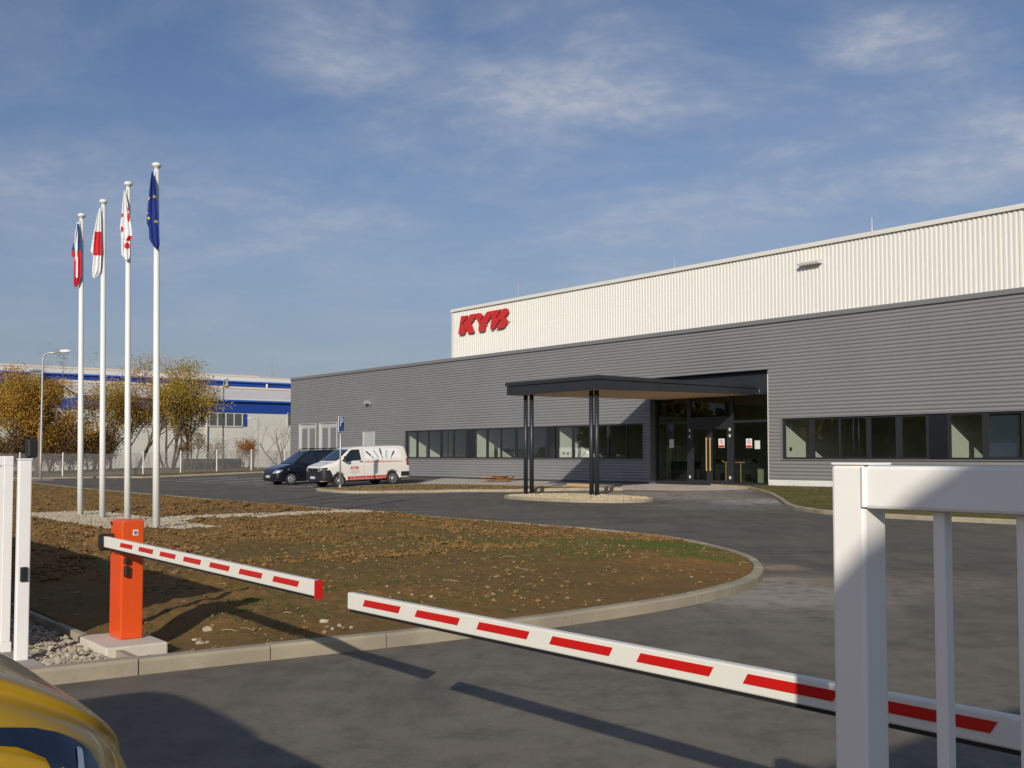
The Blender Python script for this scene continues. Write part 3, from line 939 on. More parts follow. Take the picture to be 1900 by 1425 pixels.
# roller-blind boxes and rooms behind the glass
bm = BM()
box(bm, U0 + .12, U1, .2, 7.2, B0 - .1, B0)
obj('interior_floor', bm, 'inner_floor', wing)
bm = BM()
box(bm, U0 + .12, EN[0] - .3, .2, 7.2, B0 + 2.95, B0 + 3.02); box(bm, EN[1] + .3, U1, .2, 7.2, B0 + 2.95, B0 + 3.02)
box(bm, EN[0] - .3, EN[1] + .3, .9, 7.2, B0 + 4.3, B0 + 4.4)
obj('interior_ceiling', bm, 'inner_dark', wing)
for u in (-33.0, -27.2, -20.35, -13.45, .12, 6.95, 13.85, 20.75):
    bm = BM(); box(bm, u, u + .42, .22, 6.0, B0, B0 + 2.94); obj('partition_wall', bm, 'inner_wall', wing)
bm = BM()
box(bm, U0 + .12, U1, 6.0, 6.1, B0, B0 + 4.3)
for u in (-30.2, -24, -17, -10, 3.4, 10.2): box(bm, u, u + 1.0, 5.94, 6.0, B0, B0 + 2.1)
obj('interior_wall', bm, 'inner_dark', wing)
for u, yy, w, h in ((-24.4, 2.2, 1.6, .75), (-22.3, 3.4, 1.2, 1.2), (-17, 2.0, 1.8, .8), (-15.2, 3, .9, 1.5), (-10.6, 2.4, 1.6, .8), (-8.6, 3.2, .8, 1.7), (3, 2.6, 1.7, .8), (5.2, 3.4, .9, 1.5), (9.5, 2.4, 1.6, .9), (11.3, 3.4, .9, 1.6)):
    bm = BM(); box(bm, u, u + w, yy, yy + .7, B0 + h - .04, B0 + h); box(bm, u + .03, u + .08, yy, yy + .7, B0, B0 + h - .04); box(bm, u + w - .08, u + w - .03, yy, yy + .7, B0, B0 + h - .04)
    obj('table' if h < 1 else 'rack', bm, 'matt_white', wing)
                                # socket plates on the room walls
for u, y_, z in ((-13.026, .50, 1.30), (-13.026, .80, 1.30), (.544, .60, 1.45)):
    bm = BM(); box(bm, u, u + .012, y_, y_ + .14, B0 + z, B0 + z + .14); obj('socket', bm, 'black_plastic', wing)

# side doors and hatch
for o_ in (D1, D2):
    u0, u1 = o_[0] + .07, o_[1] - .07
    bm = BM(); box(bm, u0, u1, .07, .13, B0 - .12, B0 + 3.39)
    d_ = obj('door', bm, 'door_grey', wing)
    for a0, a1 in ((u0 + .22, u0 + .98), (u1 - .98, u1 - .22)):
        bm = BM()
        box(bm, a0, a1, .062, .07, B0 + .25, B0 + 3.1)
        for k in range(30): box(bm, a0 + .03, a1 - .03, .046, .062, B0 + .3 + k * .092, B0 + .35 + k * .092)
        obj('louvre', bm, 'louvre_grey', d_)
bm = BM(); box(bm, HT[0] + .07, HT[1] - .07, .0, .06, B0 - .1, B0 + 2.72)
obj('door', bm, 'door_grey', wing, label='plain pale door without louvres')
# wall flood lamp
lu, lz = on_wall(686, 748, 0)
bm = BM()
box(bm, lu + .15, lu + .27, -.16, -.04, lz - .12, lz + .10, .02)
prism(bm, [(-.36, -.05), (-.03, -.05), (-.06, .20), (-.30, .16)], lambda a_, b_, d: (lu - .2 + d * .5, a_, lz + b_), 0, .6)
obj('wall_lamp', bm, 'galvanised', wing)

# entrance glazing in its recess
bm = BM()
box(bm, EN[0] - .02, EN[1], YG - .02, YG + .25, B0 + 3.80, B0 + 4.67)
box(bm, EN[0], EN[1], .0, YG - .03, B0 + 4.655, B0 + 4.70)
box(bm, EN[1] - .006, EN[1] + .012, .0, YG + .2, B0 - .1, B0 + 4.65)
obj('entrance_surround', bm, 'anthracite', wing)
bm = BM(); box(bm, EN[0] - .06, EN[0] + .01, -.062, YG + .05, B0 - .1, B0 + 3.76); obj('jamb_flashing', bm, 'flashing', wing)
for k in range(31):
    bm = BM(); box(bm, EN[1] - .004, EN[1] + .02, -.040, -.004, B0 + .33 + k * PITCHW, B0 + .12 + k * PITCHW + .07); obj('sheet_edge', bm, 'trim_white', wing)
FR = 'anthracite_frame'
gx = [on_wall(px_, 840, YG)[0] for px_ in (1218.5, 1276.5, 1283.5, 1356, 1362)] + [-.02]
bm = BM()
zt = B0 + 3.76
box(bm, gx[0], gx[5], YG - .04, YG + .04, zt - .05, zt + .035)
box(bm, gx[0], gx[5], YG - .055, YG + .06, B0 - .14, B0 + .17)
for a0, a1 in ((gx[0], gx[0] + .10), (gx[1], gx[2]), (gx[3], gx[4]), (gx[5] - .03, gx[5])):
    box(bm, a0, a1, YG - .05, YG + .05, B0 + .17, zt - .05)
box(bm, gx[0] + .1, gx[1], YG - .04, YG + .04, B0 + 2.62, B0 + 2.74)
box(bm, gx[4], gx[5] - .03, YG - .04, YG + .04, B0 + 2.60, B0 + 2.70)
box(bm, gx[2], gx[3], YG - .045, YG + .045, B0 + 2.50, B0 + 2.88)
ew = obj('entrance_glazing', bm, FR, wing)
bm = BM()
for a0, a1, z0, z1 in ((gx[0] + .1, gx[1], .17, 2.62), (gx[0] + .1, gx[1], 2.74, 3.71), (gx[2], gx[3], 2.88, 3.71), (gx[4], gx[5] - .03, .17, 2.60), (gx[4], gx[5] - .03, 2.70, 3.71)):
    quad(bm, (a0, YG, B0 + z0), (a1, YG, B0 + z0), (a1, YG, B0 + z1), (a0, YG, B0 + z1))
obj('pane', bm, 'entrance_glass', ew)
dm = (gx[2] + gx[3]) / 2
for a0, a1, hs in ((gx[2] + .005, dm - .004, 1), (dm + .004, gx[3] - .005, -1)):
    bm = BM()
    s1 = .17 if hs > 0 else .13
    box(bm, a0, a0 + s1, YG - .075, YG - .02, B0 + .03, B0 + 2.495); box(bm, a1 - s1, a1, YG - .075, YG - .02, B0 + .03, B0 + 2.495)
    box(bm, a0 + s1, a1 - s1, YG - .07, YG - .02, B0 + .03, B0 + .23); box(bm, a0 + s1, a1 - s1, YG - .07, YG - .02, B0 + 2.36, B0 + 2.495)
    dd = obj('door', bm, FR, wing)
    bm = BM(); quad(bm, (a0 + s1, YG - .045, B0 + .23), (a1 - s1, YG - .045, B0 + .23), (a1 - s1, YG - .045, B0 + 2.36), (a0 + s1, YG - .045, B0 + 2.36)); obj('pane', bm, 'entrance_glass', dd)
    hu = a1 - .10 if hs > 0 else a0 + .10
    bm = BM(); tube(bm, [(hu, YG - .17, B0 + .62), (hu, YG - .17, B0 + 2.02)], .024, 10)
    for z in (.70, 1.94): tube(bm, [(hu, YG - .17, B0 + z), (hu, YG - .07, B0 + z)], .014, 8)
    obj('handle', bm, 'handle_wood', dd)
    for z in (.30, 2.02, 2.28):
        hx = a0 - .03 if hs > 0 else a1 + .03
        bm = BM(); box(bm, hx - .035, hx + .035, YG - .11, YG - .055, B0 + z, B0 + z + .10, .008); box(bm, hx - .012, hx + .05, YG - .13, YG - .11, B0 + z + .06, B0 + z + .12, .004)
        obj('hinge', bm, 'white_plastic', dd)
# notices on the glass
def notice(px0, px1, py0, py1, sign, label):
    u0, z1 = on_wall(px0, py0, YG - .06); u1, z0 = on_wall(px1, py1, YG - .06)
    bm = BM(); box(bm, u0, u1, YG - .085, YG - .080, z0, z1)
    t = obj('notice', bm, 'sign_white' if sign else 'paper', label=label, cat='notice')
    if sign:
        w, h = u1 - u0, z1 - z0
        bm = BM(); box(bm, u0 + .01, u1 - .01, YG - .0875, YG - .0855, z0 + .01, z0 + h * .27)
        obj('text_band', bm, 'sign_red', t)
        cu_, cz_, r_ = (u0 + u1) / 2, z0 + h * .64, min(w, h * .6) * .46
        bm = BM()
        N = 28
        for k in range(N):
            a_, b_ = 2 * math.pi * k / N, 2 * math.pi * (k + 1) / N
            quad(bm, *[(cu_ + rr * math.cos(q), YG - .088, cz_ + rr * math.sin(q)) for rr, q in ((r_, a_), (r_, b_), (r_ * .78, b_), (r_ * .78, a_))])
        quad(bm, *[(cu_ + a_ * r_, YG - .0885, cz_ + b_ * r_) for a_, b_ in ((-.62, .50), (-.50, .62), (.62, -.50), (.50, -.62))])
        obj('prohibition_ring', bm, 'sign_red', t)
        bm = BM()
        quad(bm, *[(cu_ + a_ * r_, YG - .087, cz_ + b_ * r_) for a_, b_ in ((-.14, -.5), (.14, -.5), (.18, .25), (-.18, .25))])
        lathe(bm, [(.001, -.003), (r_ * .15, -.002), (r_ * .15, 0), (.001, .001)], (cu_, YG - .085, cz_ + r_ * .42), 12, 'y')
        obj('pictogram', bm, 'black_matt', t)
    return t
notice(1334, 1345, 814, 830.5, True, 'small white prohibition notice with red band on the right door leaf')
notice(1385, 1396, 814, 831, True, 'small white prohibition notice with red band on the pane beside the doors')
notice(1401, 1411, 817.5, 833, False, 'blank pale paper taped to the glass beside the prohibition notice')
notice(1242.5, 1251, 815, 831, False, 'blank pale sheet stuck on the left pane of the entrance')
# lobby furniture that shows through the glass
bm = BM()
box(bm, -6.0, -3.4, 3.0, 3.5, B0, B0 + 1.1); box(bm, -6.6, -5.6, 1.4, 2.2, B0, B0 + 1.0)
obj('reception_desk', bm, 'anthracite', label='dark reception desk seen through the entrance glass', cat='desk')
ru, rz = -2.95, B0
rl = thing('handrail', 'small steel handrail behind the right entrance door', 'handrail', (ru, 1.0, B0))
bm = BM(); tube(bm, [(ru - .3, 1.0, rz + 1.06), (ru - .2, 1.0, rz + .98), (ru + .9, 1.0, rz + .98)], .022, 8); obj('rail', bm, 'handle_wood', rl)
for q in (-.1, .7):
    bm = BM(); tube(bm, [(ru + q, 1.0, rz), (ru + q, 1.0, rz + .96)], .02, 8); obj('post', bm, 'handle_wood', rl)

# entrance canopy
cn = thing('entrance_canopy', 'dark flat entrance canopy with timber soffit on paired round columns', 'canopy', (-3.4, -4.2, B0))
C0, C1, CYF = -6.12, -.85, -8.3
def cz(y, t): return t + (3.83 - 3.99) * (y / CYF) * (1 if True else 0)
def slab(bm, u0, u1, y0, y1, zb0, zt0, zb1, zt1):
    vs = [bm.verts.new(p) for p in ((u0, y0, zb0), (u1, y0, zb0), (u1, y1, zb1), (u0, y1, zb1), (u0, y0, zt0), (u1, y0, zt0), (u1, y1, zt1), (u0, y1, zt1))]
    for q in ((3, 2, 1, 0), (4, 5, 6, 7), (0, 1, 5, 4), (1, 2, 6, 5), (2, 3, 7, 6), (3, 0, 4, 7)): bm.faces.new([vs[i] for i in q])
bm = BM()
slab(bm, C0, C1, CYF, .28, 3.90, 4.225, 4.01, 4.225)
obj('fascia', bm, 'anthracite', cn)
bm = BM()
slab(bm, C0 - .045, C1 + .045, CYF - .045, .24, 4.252, 4.395, 4.252, 4.375)
obj('roof', bm, 'anthracite', cn)
bm = BM()
slab(bm, C0 + .04, C1 - .04, CYF + .04, .26, 4.2, 4.27, 4.2, 4.27)
obj('roof_gap', bm, 'black_base', cn)
bm = BM()
slab(bm, C0 + .10, C1 - .10, CYF + .1, .27, 3.888, 3.902, 3.996, 4.012)
obj('soffit', bm, 'soffit_wood', cn)
bm = BM(); tube(bm, [(C1 + .05, .30, 4.20), (C1 + .20, .26, 4.16), (C1 + .22, .26, 4.02)], .05, 10); obj('drain_spout', bm, 'anthracite', cn)
for px in (975.5, 986.5, 1097.5, 1107.5):
    yc = -7.85
    o_ = SITE_I @ Vector((0, 0, CAM_H)); d_ = SITE_I.to_3x3() @ ray(px, 860)
    p = o_ + d_ * ((yc - o_.y) / d_.y)
    bm = BM(); tube(bm, [(p.x, yc, gz(yc) + .02), (p.x, yc, 3.90)], .083, 16)
    c_ = obj('column', bm, 'anthracite', cn, smooth=True)
    bm = BM(); lathe(bm, [(.13, 0), (.13, .015), (.10, .02)], (p.x, yc, gz(yc) + ISL_H - .01), 16); obj('base_plate', bm, 'anthracite', c_)

# production hall
HS = 6.0
hu0 = -30.35
hall = thing('production_hall', 'tall white ribbed production hall rising behind the grey offices', 'building', (hu0, HS, B0))
HT_ = 11.03
bm = BM()
pit, dep = .205, .042
u = hu0
pro = []
while u < 34:
    pro += [(u, 0), (u + pit * .40, 0), (u + pit * .56, dep), (u + pit * .84, dep)]
    u += pit
prev = None
for a_, b_ in pro:
    r_ = [bm.verts.new((a_, HS - dep + b_, z)) for z in (B0 + 6.0, HT_ - .12)]
    if prev: bm.faces.new((prev[0], r_[0], r_[1], prev[1]))
    prev = r_
obj('wall', bm, 'cladding_white', hall)
bm = BM()
box(bm, hu0, hu0 + .1, HS + .01, HS + 45, B0, HT_ - .12); box(bm, hu0 + .1, 34, HS + .3, HS + 45, HT_ - .5, HT_ - .13); box(bm, hu0 + .1, 34, HS + 44.8, HS + 45, B0, HT_ - .5)
obj('roof', bm, 'trim_white', hall)
bm = BM()
box(bm, hu0 - .06, 34, HS - .12, HS + .25, HT_ - .12, HT_ + .03); box(bm, hu0 - .06, 34, HS - .14, HS - .12, HT_ - .16, HT_ + .0)
obj('roof_edge', bm, 'trim_white', hall)
bm = BM(); box(bm, hu0 - .02, hu0 + .14, HS - .08, HS + .01, B0 + 6, HT_ - .125); obj('corner_post', bm, 'trim_white', hall)
a_, za = on_wall(1484, 490, HS - .2); b_, zb = on_wall(1522, 486, HS - .2)
bm = BM(); prism(bm, [(-.40, -.02), (-.05, .10), (-.05, -.10), (-.36, -.10)], lambda p, q, d: (a_ + d, HS - .02 + p, za + q), 0, b_ - a_)
obj('wall_lamp', bm, 'trim_white', hall)
for px, py0, py1, d in ((1618, 422, 404, HS + .1), (1252, 498, 480, HS + .1), (962, 549, 522, HS + .1)):
    u_, z_ = on_wall(px, py0, d); _, z2 = on_wall(px, py1, d)
    bm = BM(); tube(bm, [(u_, d, HT_ - .05), (u_, d, z2)], [.022, .010], 6); obj('lightning_rod', bm, 'galvanised', hall)
u_, _ = on_wall(711, 680, 3); _, z2 = on_wall(711, 632, 3)
bm = BM(); tube(bm, [(u_, 3, B0 + 6.4), (u_, 3, z2)], [.03, .012], 6); obj('lightning_rod', bm, 'galvanised', wing)

# red lettering on the hall
logo = [(372, 492), (502, 475), (388, 648), (410, 656), (540, 470), (560, 457), (725, 430), (765, 440), (797, 492), (738, 575), (755, 587), (870, 418), (890, 403), (1155, 355),
        (1048, 520), (1072, 528), (1185, 355), (1210, 341), (1250, 338), (1283, 358), (1293, 398), (1280, 440), (1225, 505), (1215, 518), (1250, 530), (1268, 575), (1256, 640), (1215, 700), (1180, 722), (1075, 740), (1048, 728),
        (1158, 562), (1136, 550), (1018, 722), (988, 750), (962, 754), (942, 735), (978, 455), (862, 630), (845, 652), (826, 770), (802, 785), (725, 790), (708, 775), (728, 665), (718, 640), (653, 498), (558, 635),
        (620, 795), (605, 815), (520, 824), (495, 806), (458, 705), (434, 832), (410, 848), (337, 853), (318, 838)]
yl = HS - .24
lp = [on_wall(820 + a_ / 10.556, 540 + b_ / 10.556, yl) for a_, b_ in logo]
bm = BM()
prism(bm, lp, lambda a_, b_, d: (a_, yl + d, b_), 0, .09)
sg = thing('wall_sign', 'big red slanted company letters mounted on the white hall', 'sign', (lp[0][0], yl, lp[-1][1]))
obj('letters', bm, 'red_letter', sg)
for k in range(7):
    q = lp[0][0] + .3 + k * .75
    bm = BM(); box(bm, q, q + .06, yl + .09, HS - .03, B0 + 9.35, B0 + 9.43); obj('bracket', bm, 'galvanised', sg)

# building leftovers by the wall
def board_pile(px0, px1, py, n, m, name, label, group, th=.03):
    a_ = on_ground(px0, py); b_ = on_ground(px1, py)
    cx_, cy_ = (a_[0] + b_[0]) / 2, (a_[1] + b_[1]) / 2
    L = math.hypot(b_[0] - a_[0], b_[1] - a_[1])
    dr = math.atan2(b_[1] - a_[1], b_[0] - a_[0])
    for k in range(n):
        t = BM()
        l_ = L * random.uniform(.55, .95); w = random.uniform(.12, .45)
        box(t, -l_ / 2, l_ / 2, -w / 2, w / 2, 0, th)
        bmesh.ops.transform(t, matrix=Matrix.Translation((cx_ + random.uniform(-.12, .12) * L, cy_ + random.uniform(-.3, .3), gz(cy_) + .03 + k * th * 1.15)) @ Matrix.Rotation(dr + random.uniform(-.25, .25), 4, 'Z') @ Matrix.Rotation(random.uniform(-.02, .02), 4, 'Y'), verts=t.verts)
        obj(name, t, m, label=label, cat=name.split('_')[-1], group=group)
board_pile(893, 960, 893.5, 8, 'rust_board', 'rusty_board', 'rusty brown board in the loose pile on the paving by the office wall', 'rusty boards piled by the wall')
board_pile(1092, 1172, 895.5, 10, 'blue_sheet', 'metal_sheet', 'blue grey metal offcut in the heap behind the canopy columns', 'sheet metal offcuts by the wall', .022)
u_, y_ = on_ground(1078, 903.5, .1)
bm = BM(); box(bm, u_ - .75, u_ + .75, y_ - .12, y_ + .12, gz(y_) + .115, gz(y_) + .24, .01)
obj('timber_beam', bm, 'pale_wood', label='short pale timber beam lying beside a canopy column', cat='timber')
# ------------------------------------------------------------------ flagpoles and flags
def bez(rows, y):
    for (y0, l0, r0), (y1, l1, r1) in zip(rows, rows[1:]):
        if y <= y1:
            t = (y - y0) / (y1 - y0)
            return l0 + (l1 - l0) * t, r0 + (r1 - r0) * t
    return rows[-1][1:]
CAMX = SITE_I.to_3x3() @ Vector((1, 0, 0)); CAMY = SITE_I.to_3x3() @ Vector((0, 1, 0))
FLAGS = [  # base pixel, top pixel, crop rows (y, left, right) in the 5.09x crop of the photo, pole centre there, names
    ((149, 957), 397, [(680, 275, 289), (760, 258, 297), (840, 240, 300), (950, 212, 302), (1000, 208, 302), (1022, 228, 302), (1060, 230, 300), (1160, 225, 297), (1200, 222, 294), (1280, 223, 268), (1303, 234, 246)], (297, 274),
     'czech', 'Czech flag hanging limp, blue wedge over white and red'),
    ((190, 962), 371, [(545, 476, 487), (650, 445, 490), (780, 415, 488), (960, 380, 487), (1000, 405, 482), (1100, 395, 475), (1150, 390, 468), (1200, 392, 432), (1217, 404, 414)], (496, 475),
     'japan', 'Japanese flag hanging limp, white with red disc'),
    ((236.5, 968), 338, [(385, 714, 722), (470, 698, 738), (600, 680, 755), (740, 660, 770), (770, 668, 772), (842, 668, 774), (852, 667, 752), (1000, 665, 745), (1030, 690, 740), (1052, 704, 720)], (735, 708),
     'company', 'white company flag with red lettering folded into drooping drapes'),
    ((290, 981), 303, [(210, 964, 975), (300, 945, 998), (460, 925, 1008), (620, 907, 1022), (700, 903, 1020), (745, 921, 1021), (850, 924, 1024), (880, 938, 1025), (920, 962, 1022), (947, 988, 1000)], (991, 972),
     'europe', 'dark blue flag with yellow stars hanging limp'),
]
def star_in(x, y, r_):
    a_ = math.atan2(x, y) % (2 * math.pi / 5)
    d = math.hypot(x, y)
    a_ = abs(a_ - math.pi / 5)
    return d < r_ * (.40 + .60 * (a_ / (math.pi / 5)) ** 1.4)
def flag_mat(kind, fx, fy, X, Yc):
    """material for a cloth cell; X, Yc are crop pixels"""
    if kind == 'czech':
        if Yc > 1050 and fx < .32: return 1
        if X < 246 and Yc < 955 + (246 - X) * .1: return 2
        if X < 246: return 1 if Yc > 955 else 2
        if X > 276 and Yc < 955 and Yc > 700: return 2
        if X > 270 and Yc >= 955: return 1
        if Yc > 1210: return 1
        return 0
    if kind == 'japan':
        return 1 if 775 < Yc < 1000 and X > 432 - (Yc - 775) * .11 else 0
    if kind == 'company':
        for cx_, cy_, rx, ry in ((688, 622, 14, 24), (684, 758, 15, 30), (748, 640, 9, 45), (745, 560, 5, 26)):
            if ((X - cx_) / rx) ** 2 + ((Yc - cy_) / ry) ** 2 < 1: return 1
        if 815 < Yc < 865 and X > 712 + (865 - Yc) * .55: return 1
        if ((X - 722) / 25) ** 2 + ((Yc - 912) / 32) ** 2 < 1: return 1
        return 0
    for sx, sy in ((933, 462), (984, 450), (927, 655), (995, 687), (906, 600)):
        if star_in(X - sx, -(Yc - sy), 17): return 3
    return 2
for (bp, ty, rows, (pc0, pc1), kind, flabel) in FLAGS:
    u, y = on_ground(*bp, .11)
    w = SITE @ Vector((u, y, 0))
    # height from the top pixel at this depth
    d = ray(bp[0], ty); zt = CAM_H + d.z * (w.y / d.y)
    nm = {'czech': 'farthest of the four white flagpoles, carrying the Czech flag', 'japan': 'white flagpole second from the far end, carrying the Japanese flag',
          'company': 'white flagpole behind the orange barrier cabinet, carrying the white company flag', 'europe': 'nearest of the four white flagpoles, carrying the blue starred flag'}[kind]
    fp = thing('flagpole', nm, 'flagpole', (u, y, .1), 0, 'white flagpoles in the gravel')
    bm = BM()
    topx = SITE_I @ Vector((w.x, w.y, 0))
    # the poles lean outwards by a hand's breadth, as in the photo
    lean = CAMX * (-.10)
    tube(bm, [Vector((u, y, .08)), Vector((u, y, 2.0)) + lean * .27, Vector((u, y, zt - .12)) + lean], [.072, .066, .050], 14)
    obj('pole', bm, 'pole_white', fp, smooth=True)
    bm = BM(); lathe(bm, [(.035, -.14), (.05, -.12), (.05, -.06), (.085, -.05), (.092, -.02), (.085, .01), (.05, .03), (.001, .035)], Vector((u, y, zt - .02)) + lean, 16)
    obj('cap', bm, 'pole_white', fp, smooth=True)
    top = Vector((u, y, zt - .12)) + lean
    bm = BM(); q = CAMY * -.075
    tube(bm, [top + q + Vector((0, 0, -.05)), top + q * 1.1 + CAMX * -.02 + Vector((0, 0, -.55)), top + q + Vector((0, 0, -1.4))], .006, 5)
    obj('halyard', bm, 'flag_white', fp)
    # cloth: folded sheet whose outline and colours follow the drape
    mpp = w.y / F_PX / 5.09                                   # metres per crop pixel
    bm = BM()
    NX, NY = 44, 130
    y0, y1 = rows[0][0], rows[-1][0]
    pole_top_crop = {'czech': 592, 'japan': 456, 'company': 289, 'europe': 110}[kind]
    vv = []
    for j in range(NY + 1):
        Yc = y0 + (y1 - y0) * j / NY
        l_, r_ = bez(rows, Yc)
        tj = j / NY
        pcx = pc0 + (pc1 - pc0) * tj
        row = []
        for i in range(NX + 1):
            fx = i / NX
            X = l_ + (r_ - l_) * fx
            sc_ = min(1., (r_ - l_) / 60)
            fold = math.sin(fx * 2 * math.pi * 2.25 + 1.0 + .8 * tj + (hash(kind) % 7) * 0) * .024 + math.sin(fx * 9.5 + 3 * tj + 2) * .006
            zc = zt - (Yc - pole_top_crop) * mpp
            base = Vector((u, y, 0)) + lean * ((zc - .1) / (zt - .1))
            p = base + CAMX * ((X - pcx) * mpp) + CAMY * (-.14 + fold * sc_) + Vector((0, 0, zc))
            row.append((bm.verts.new(p), fx, X, Yc))
        vv.append(row)
    for j in range(NY):
        for i in range(NX):
            f = bm.faces.new((vv[j][i][0], vv[j][i + 1][0], vv[j + 1][i + 1][0], vv[j + 1][i][0]))
            X = (vv[j][i][2] + vv[j + 1][i + 1][2]) / 2; Yc = (vv[j][i][3] + vv[j + 1][i][3]) / 2
            f.material_index = flag_mat(kind, (i + .5) / NX, 0, X, Yc)
    fl = obj('flag', bm, ['flag_white', 'flag_red', 'flag_czech_blue' if kind == 'czech' else 'flag_blue', 'flag_yellow'], smooth=True, label=flabel, cat='flag', group='flags on the white flagpoles')

# ------------------------------------------------------------------ barriers
YA = -31.45
def barrier(name, label, u_box, s, u_tip, z_box, z_tip, stripes, tipcap):
    """s = +1: arm runs towards +u from the cabinet"""
    t = thing(name, label, 'barrier', (u_box, -31.3, 0))
    hb = 1.05
    bm = BM()
    a0, a1 = u_box - .135, u_box + .135
    b0, b1 = -31.385, -31.215
    prof = [(b0, .145), (b1, .145), (b1, hb), (b0 + .02, hb), (b0, hb - .02)]
    prism(bm, prof, lambda a_, b_, d: (d, a_, b_), a0, a1)
    es = [e for e in bm.edges if len(e.link_faces) == 2 and e.calc_face_angle() > .8]
    bmesh.ops.bevel(bm, geom=es, offset=.009, segments=2, profile=.5, affect='EDGES')
    cab = obj('cabinet', bm, 'box_orange', t)
    bm = BM(); box(bm, a0 + .002, a0 + .05, b0 - .003, b0 + .02, hb - .045, hb - .018, .004); obj('lock_cover', bm, 'black_plastic', cab)
    if s > 0:
        bm = BM(); box(bm, a1 - .001, a1 + .002, b0 + .083, b0 + .123, hb - .115, hb - .072); pl = obj('sticker', bm, 'sign_white', cab)
        bm = BM()
        uu = a1 + .004; cy_, cz_ = b0 + .103, hb - .0935
        for k in range(4):
            a_ = k * math.pi / 2 + .5
            quad(bm, *[(uu, cy_ + math.cos(q) * r_, cz_ + math.sin(q) * r_) for q, r_ in ((a_, .009), (a_ + 1.1, .009), (a_ + 1.1, .017), (a_, .017))])
        quad(bm, *[(uu, cy_ + p, cz_ + q) for p, q in ((-.006, -.006), (.006, -.006), (.003, .007), (-.003, .007))])
        obj('emblem', bm, 'black_matt', pl)
        for zc, hh in ((.745, .05), (.665, .085)):               # black photocell housings on the road-side face
            bm = BM(); box(bm, a1 - .001, a1 + .035, b0 + .015, b0 + .05, zc - hh / 2, zc + hh / 2, .01); obj('photocell', bm, 'black_plastic', cab)
        bm = BM()
        for k in range(8): box(bm, u_box - .03, u_box + .05, b0 - .004, b0 + .002, .36 + k * .027, .37 + k * .027)
        obj('vent', bm, 'box_orange', cab)
    bm = BM()
    cx_ = u_box - s * .07
    zz_ = z_box + (z_tip - z_box) * 0
    pts = [(cx_ + math.cos(k * math.pi / 9) * .052 * (1.25 if 0 else 1), zz_ + math.sin(k * math.pi / 9) * .066) for k in range(18)]
    prism(bm, pts, lambda a_, b_, d: (a_, d, b_), YA - .035, b0 - .001)
    obj('hub', bm, 'black_plastic', t)
    bm = BM()                                  # arm: hollow white profile
    def zc(u): return z_box + (z_tip - z_box) * (u - u_box) / (u_tip - u_box)
    us_ = u_box + s * -.03
    HA = .047
    def bar(bm, u0, u1, h0, h1, y0, y1):
        for q in ((u0, u1),):
            vs = [bm.verts.new(p) for p in ((u0, y0, zc(u0) + h0), (u1, y0, zc(u1) + h0), (u1, y1, zc(u1) + h0), (u0, y1, zc(u0) + h0), (u0, y0, zc(u0) + h1), (u1, y0, zc(u1) + h1), (u1, y1, zc(u1) + h1), (u0, y1, zc(u0) + h1))]
            fs = [bm.faces.new([vs[i] for i in k]) for k in ((3, 2, 1, 0), (4, 5, 6, 7), (0, 1, 5, 4), (1, 2, 6, 5), (2, 3, 7, 6), (3, 0, 4, 7))]
            if u1 < u0: bmesh.ops.reverse_faces(bm, faces=fs)
    bar(bm, us_, u_tip, -HA + .012, HA, YA - .02, YA + .02)
    bmesh.ops.bevel(bm, geom=[e for e in bm.edges if abs((e.verts[0].co - e.verts[1].co).x) > 1], offset=.007, segments=3, profile=.5, affect='EDGES')
    arm = obj('arm', bm, 'arm_white', t, smooth=False)
    bm = BM(); bar(bm, us_ + s * .05, u_tip - s * .01, -HA, -HA + .0118, YA - .014, YA + .014); obj('rubber_strip', bm, 'rubber', arm)
    if tipcap:
        bm = BM(); bar(bm, u_tip, u_tip + s * .014, -HA - .002, HA + .002, YA - .021, YA + .021); obj('end_cap', bm, 'arm_red', arm)
    for q0, q1 in stripes:
        bm = BM()
        for yy in (YA - .0225, YA + .0225):
            pp = [(q0, -.004), (q1 - .02, -.004), (q1, .028), (q0 + .02, .028)]
            prism(bm, pp, lambda a_, b_, d: (a_, d, zc(a_) + b_), yy - .0008, yy + .0008)
        obj('stripe', bm, 'arm_red', arm)
    bm = BM(); box(bm, u_box - .28, u_box + .42 if s > 0 else u_box + .3, -31.58, -31.12, -.05, .144, .012)
    obj('concrete_foot', bm, 'pale_foot', t)
    return t
L_ST = [(19.09, 19.37), (19.49, 19.79), (19.91, 20.21), (20.34, 20.64), (20.77, 21.08), (21.21, 21.53), (21.66, 21.98)]
R_ST = [(22.65, 22.99), (23.11, 23.46), (23.58, 23.93), (24.05, 24.40), (24.52, 24.87), (24.99, 25.34), (25.47, 25.81)]
barrier('barrier', 'orange cabinet barrier whose striped arm reaches from the soil plot, red end cap', 18.735, 1, 22.15, .878, .852, L_ST, True)
barrier('barrier', 'striped barrier arm reaching in behind the white gate bars, without end cap', 26.25, -1, 22.50, .852, .826, R_ST, False)

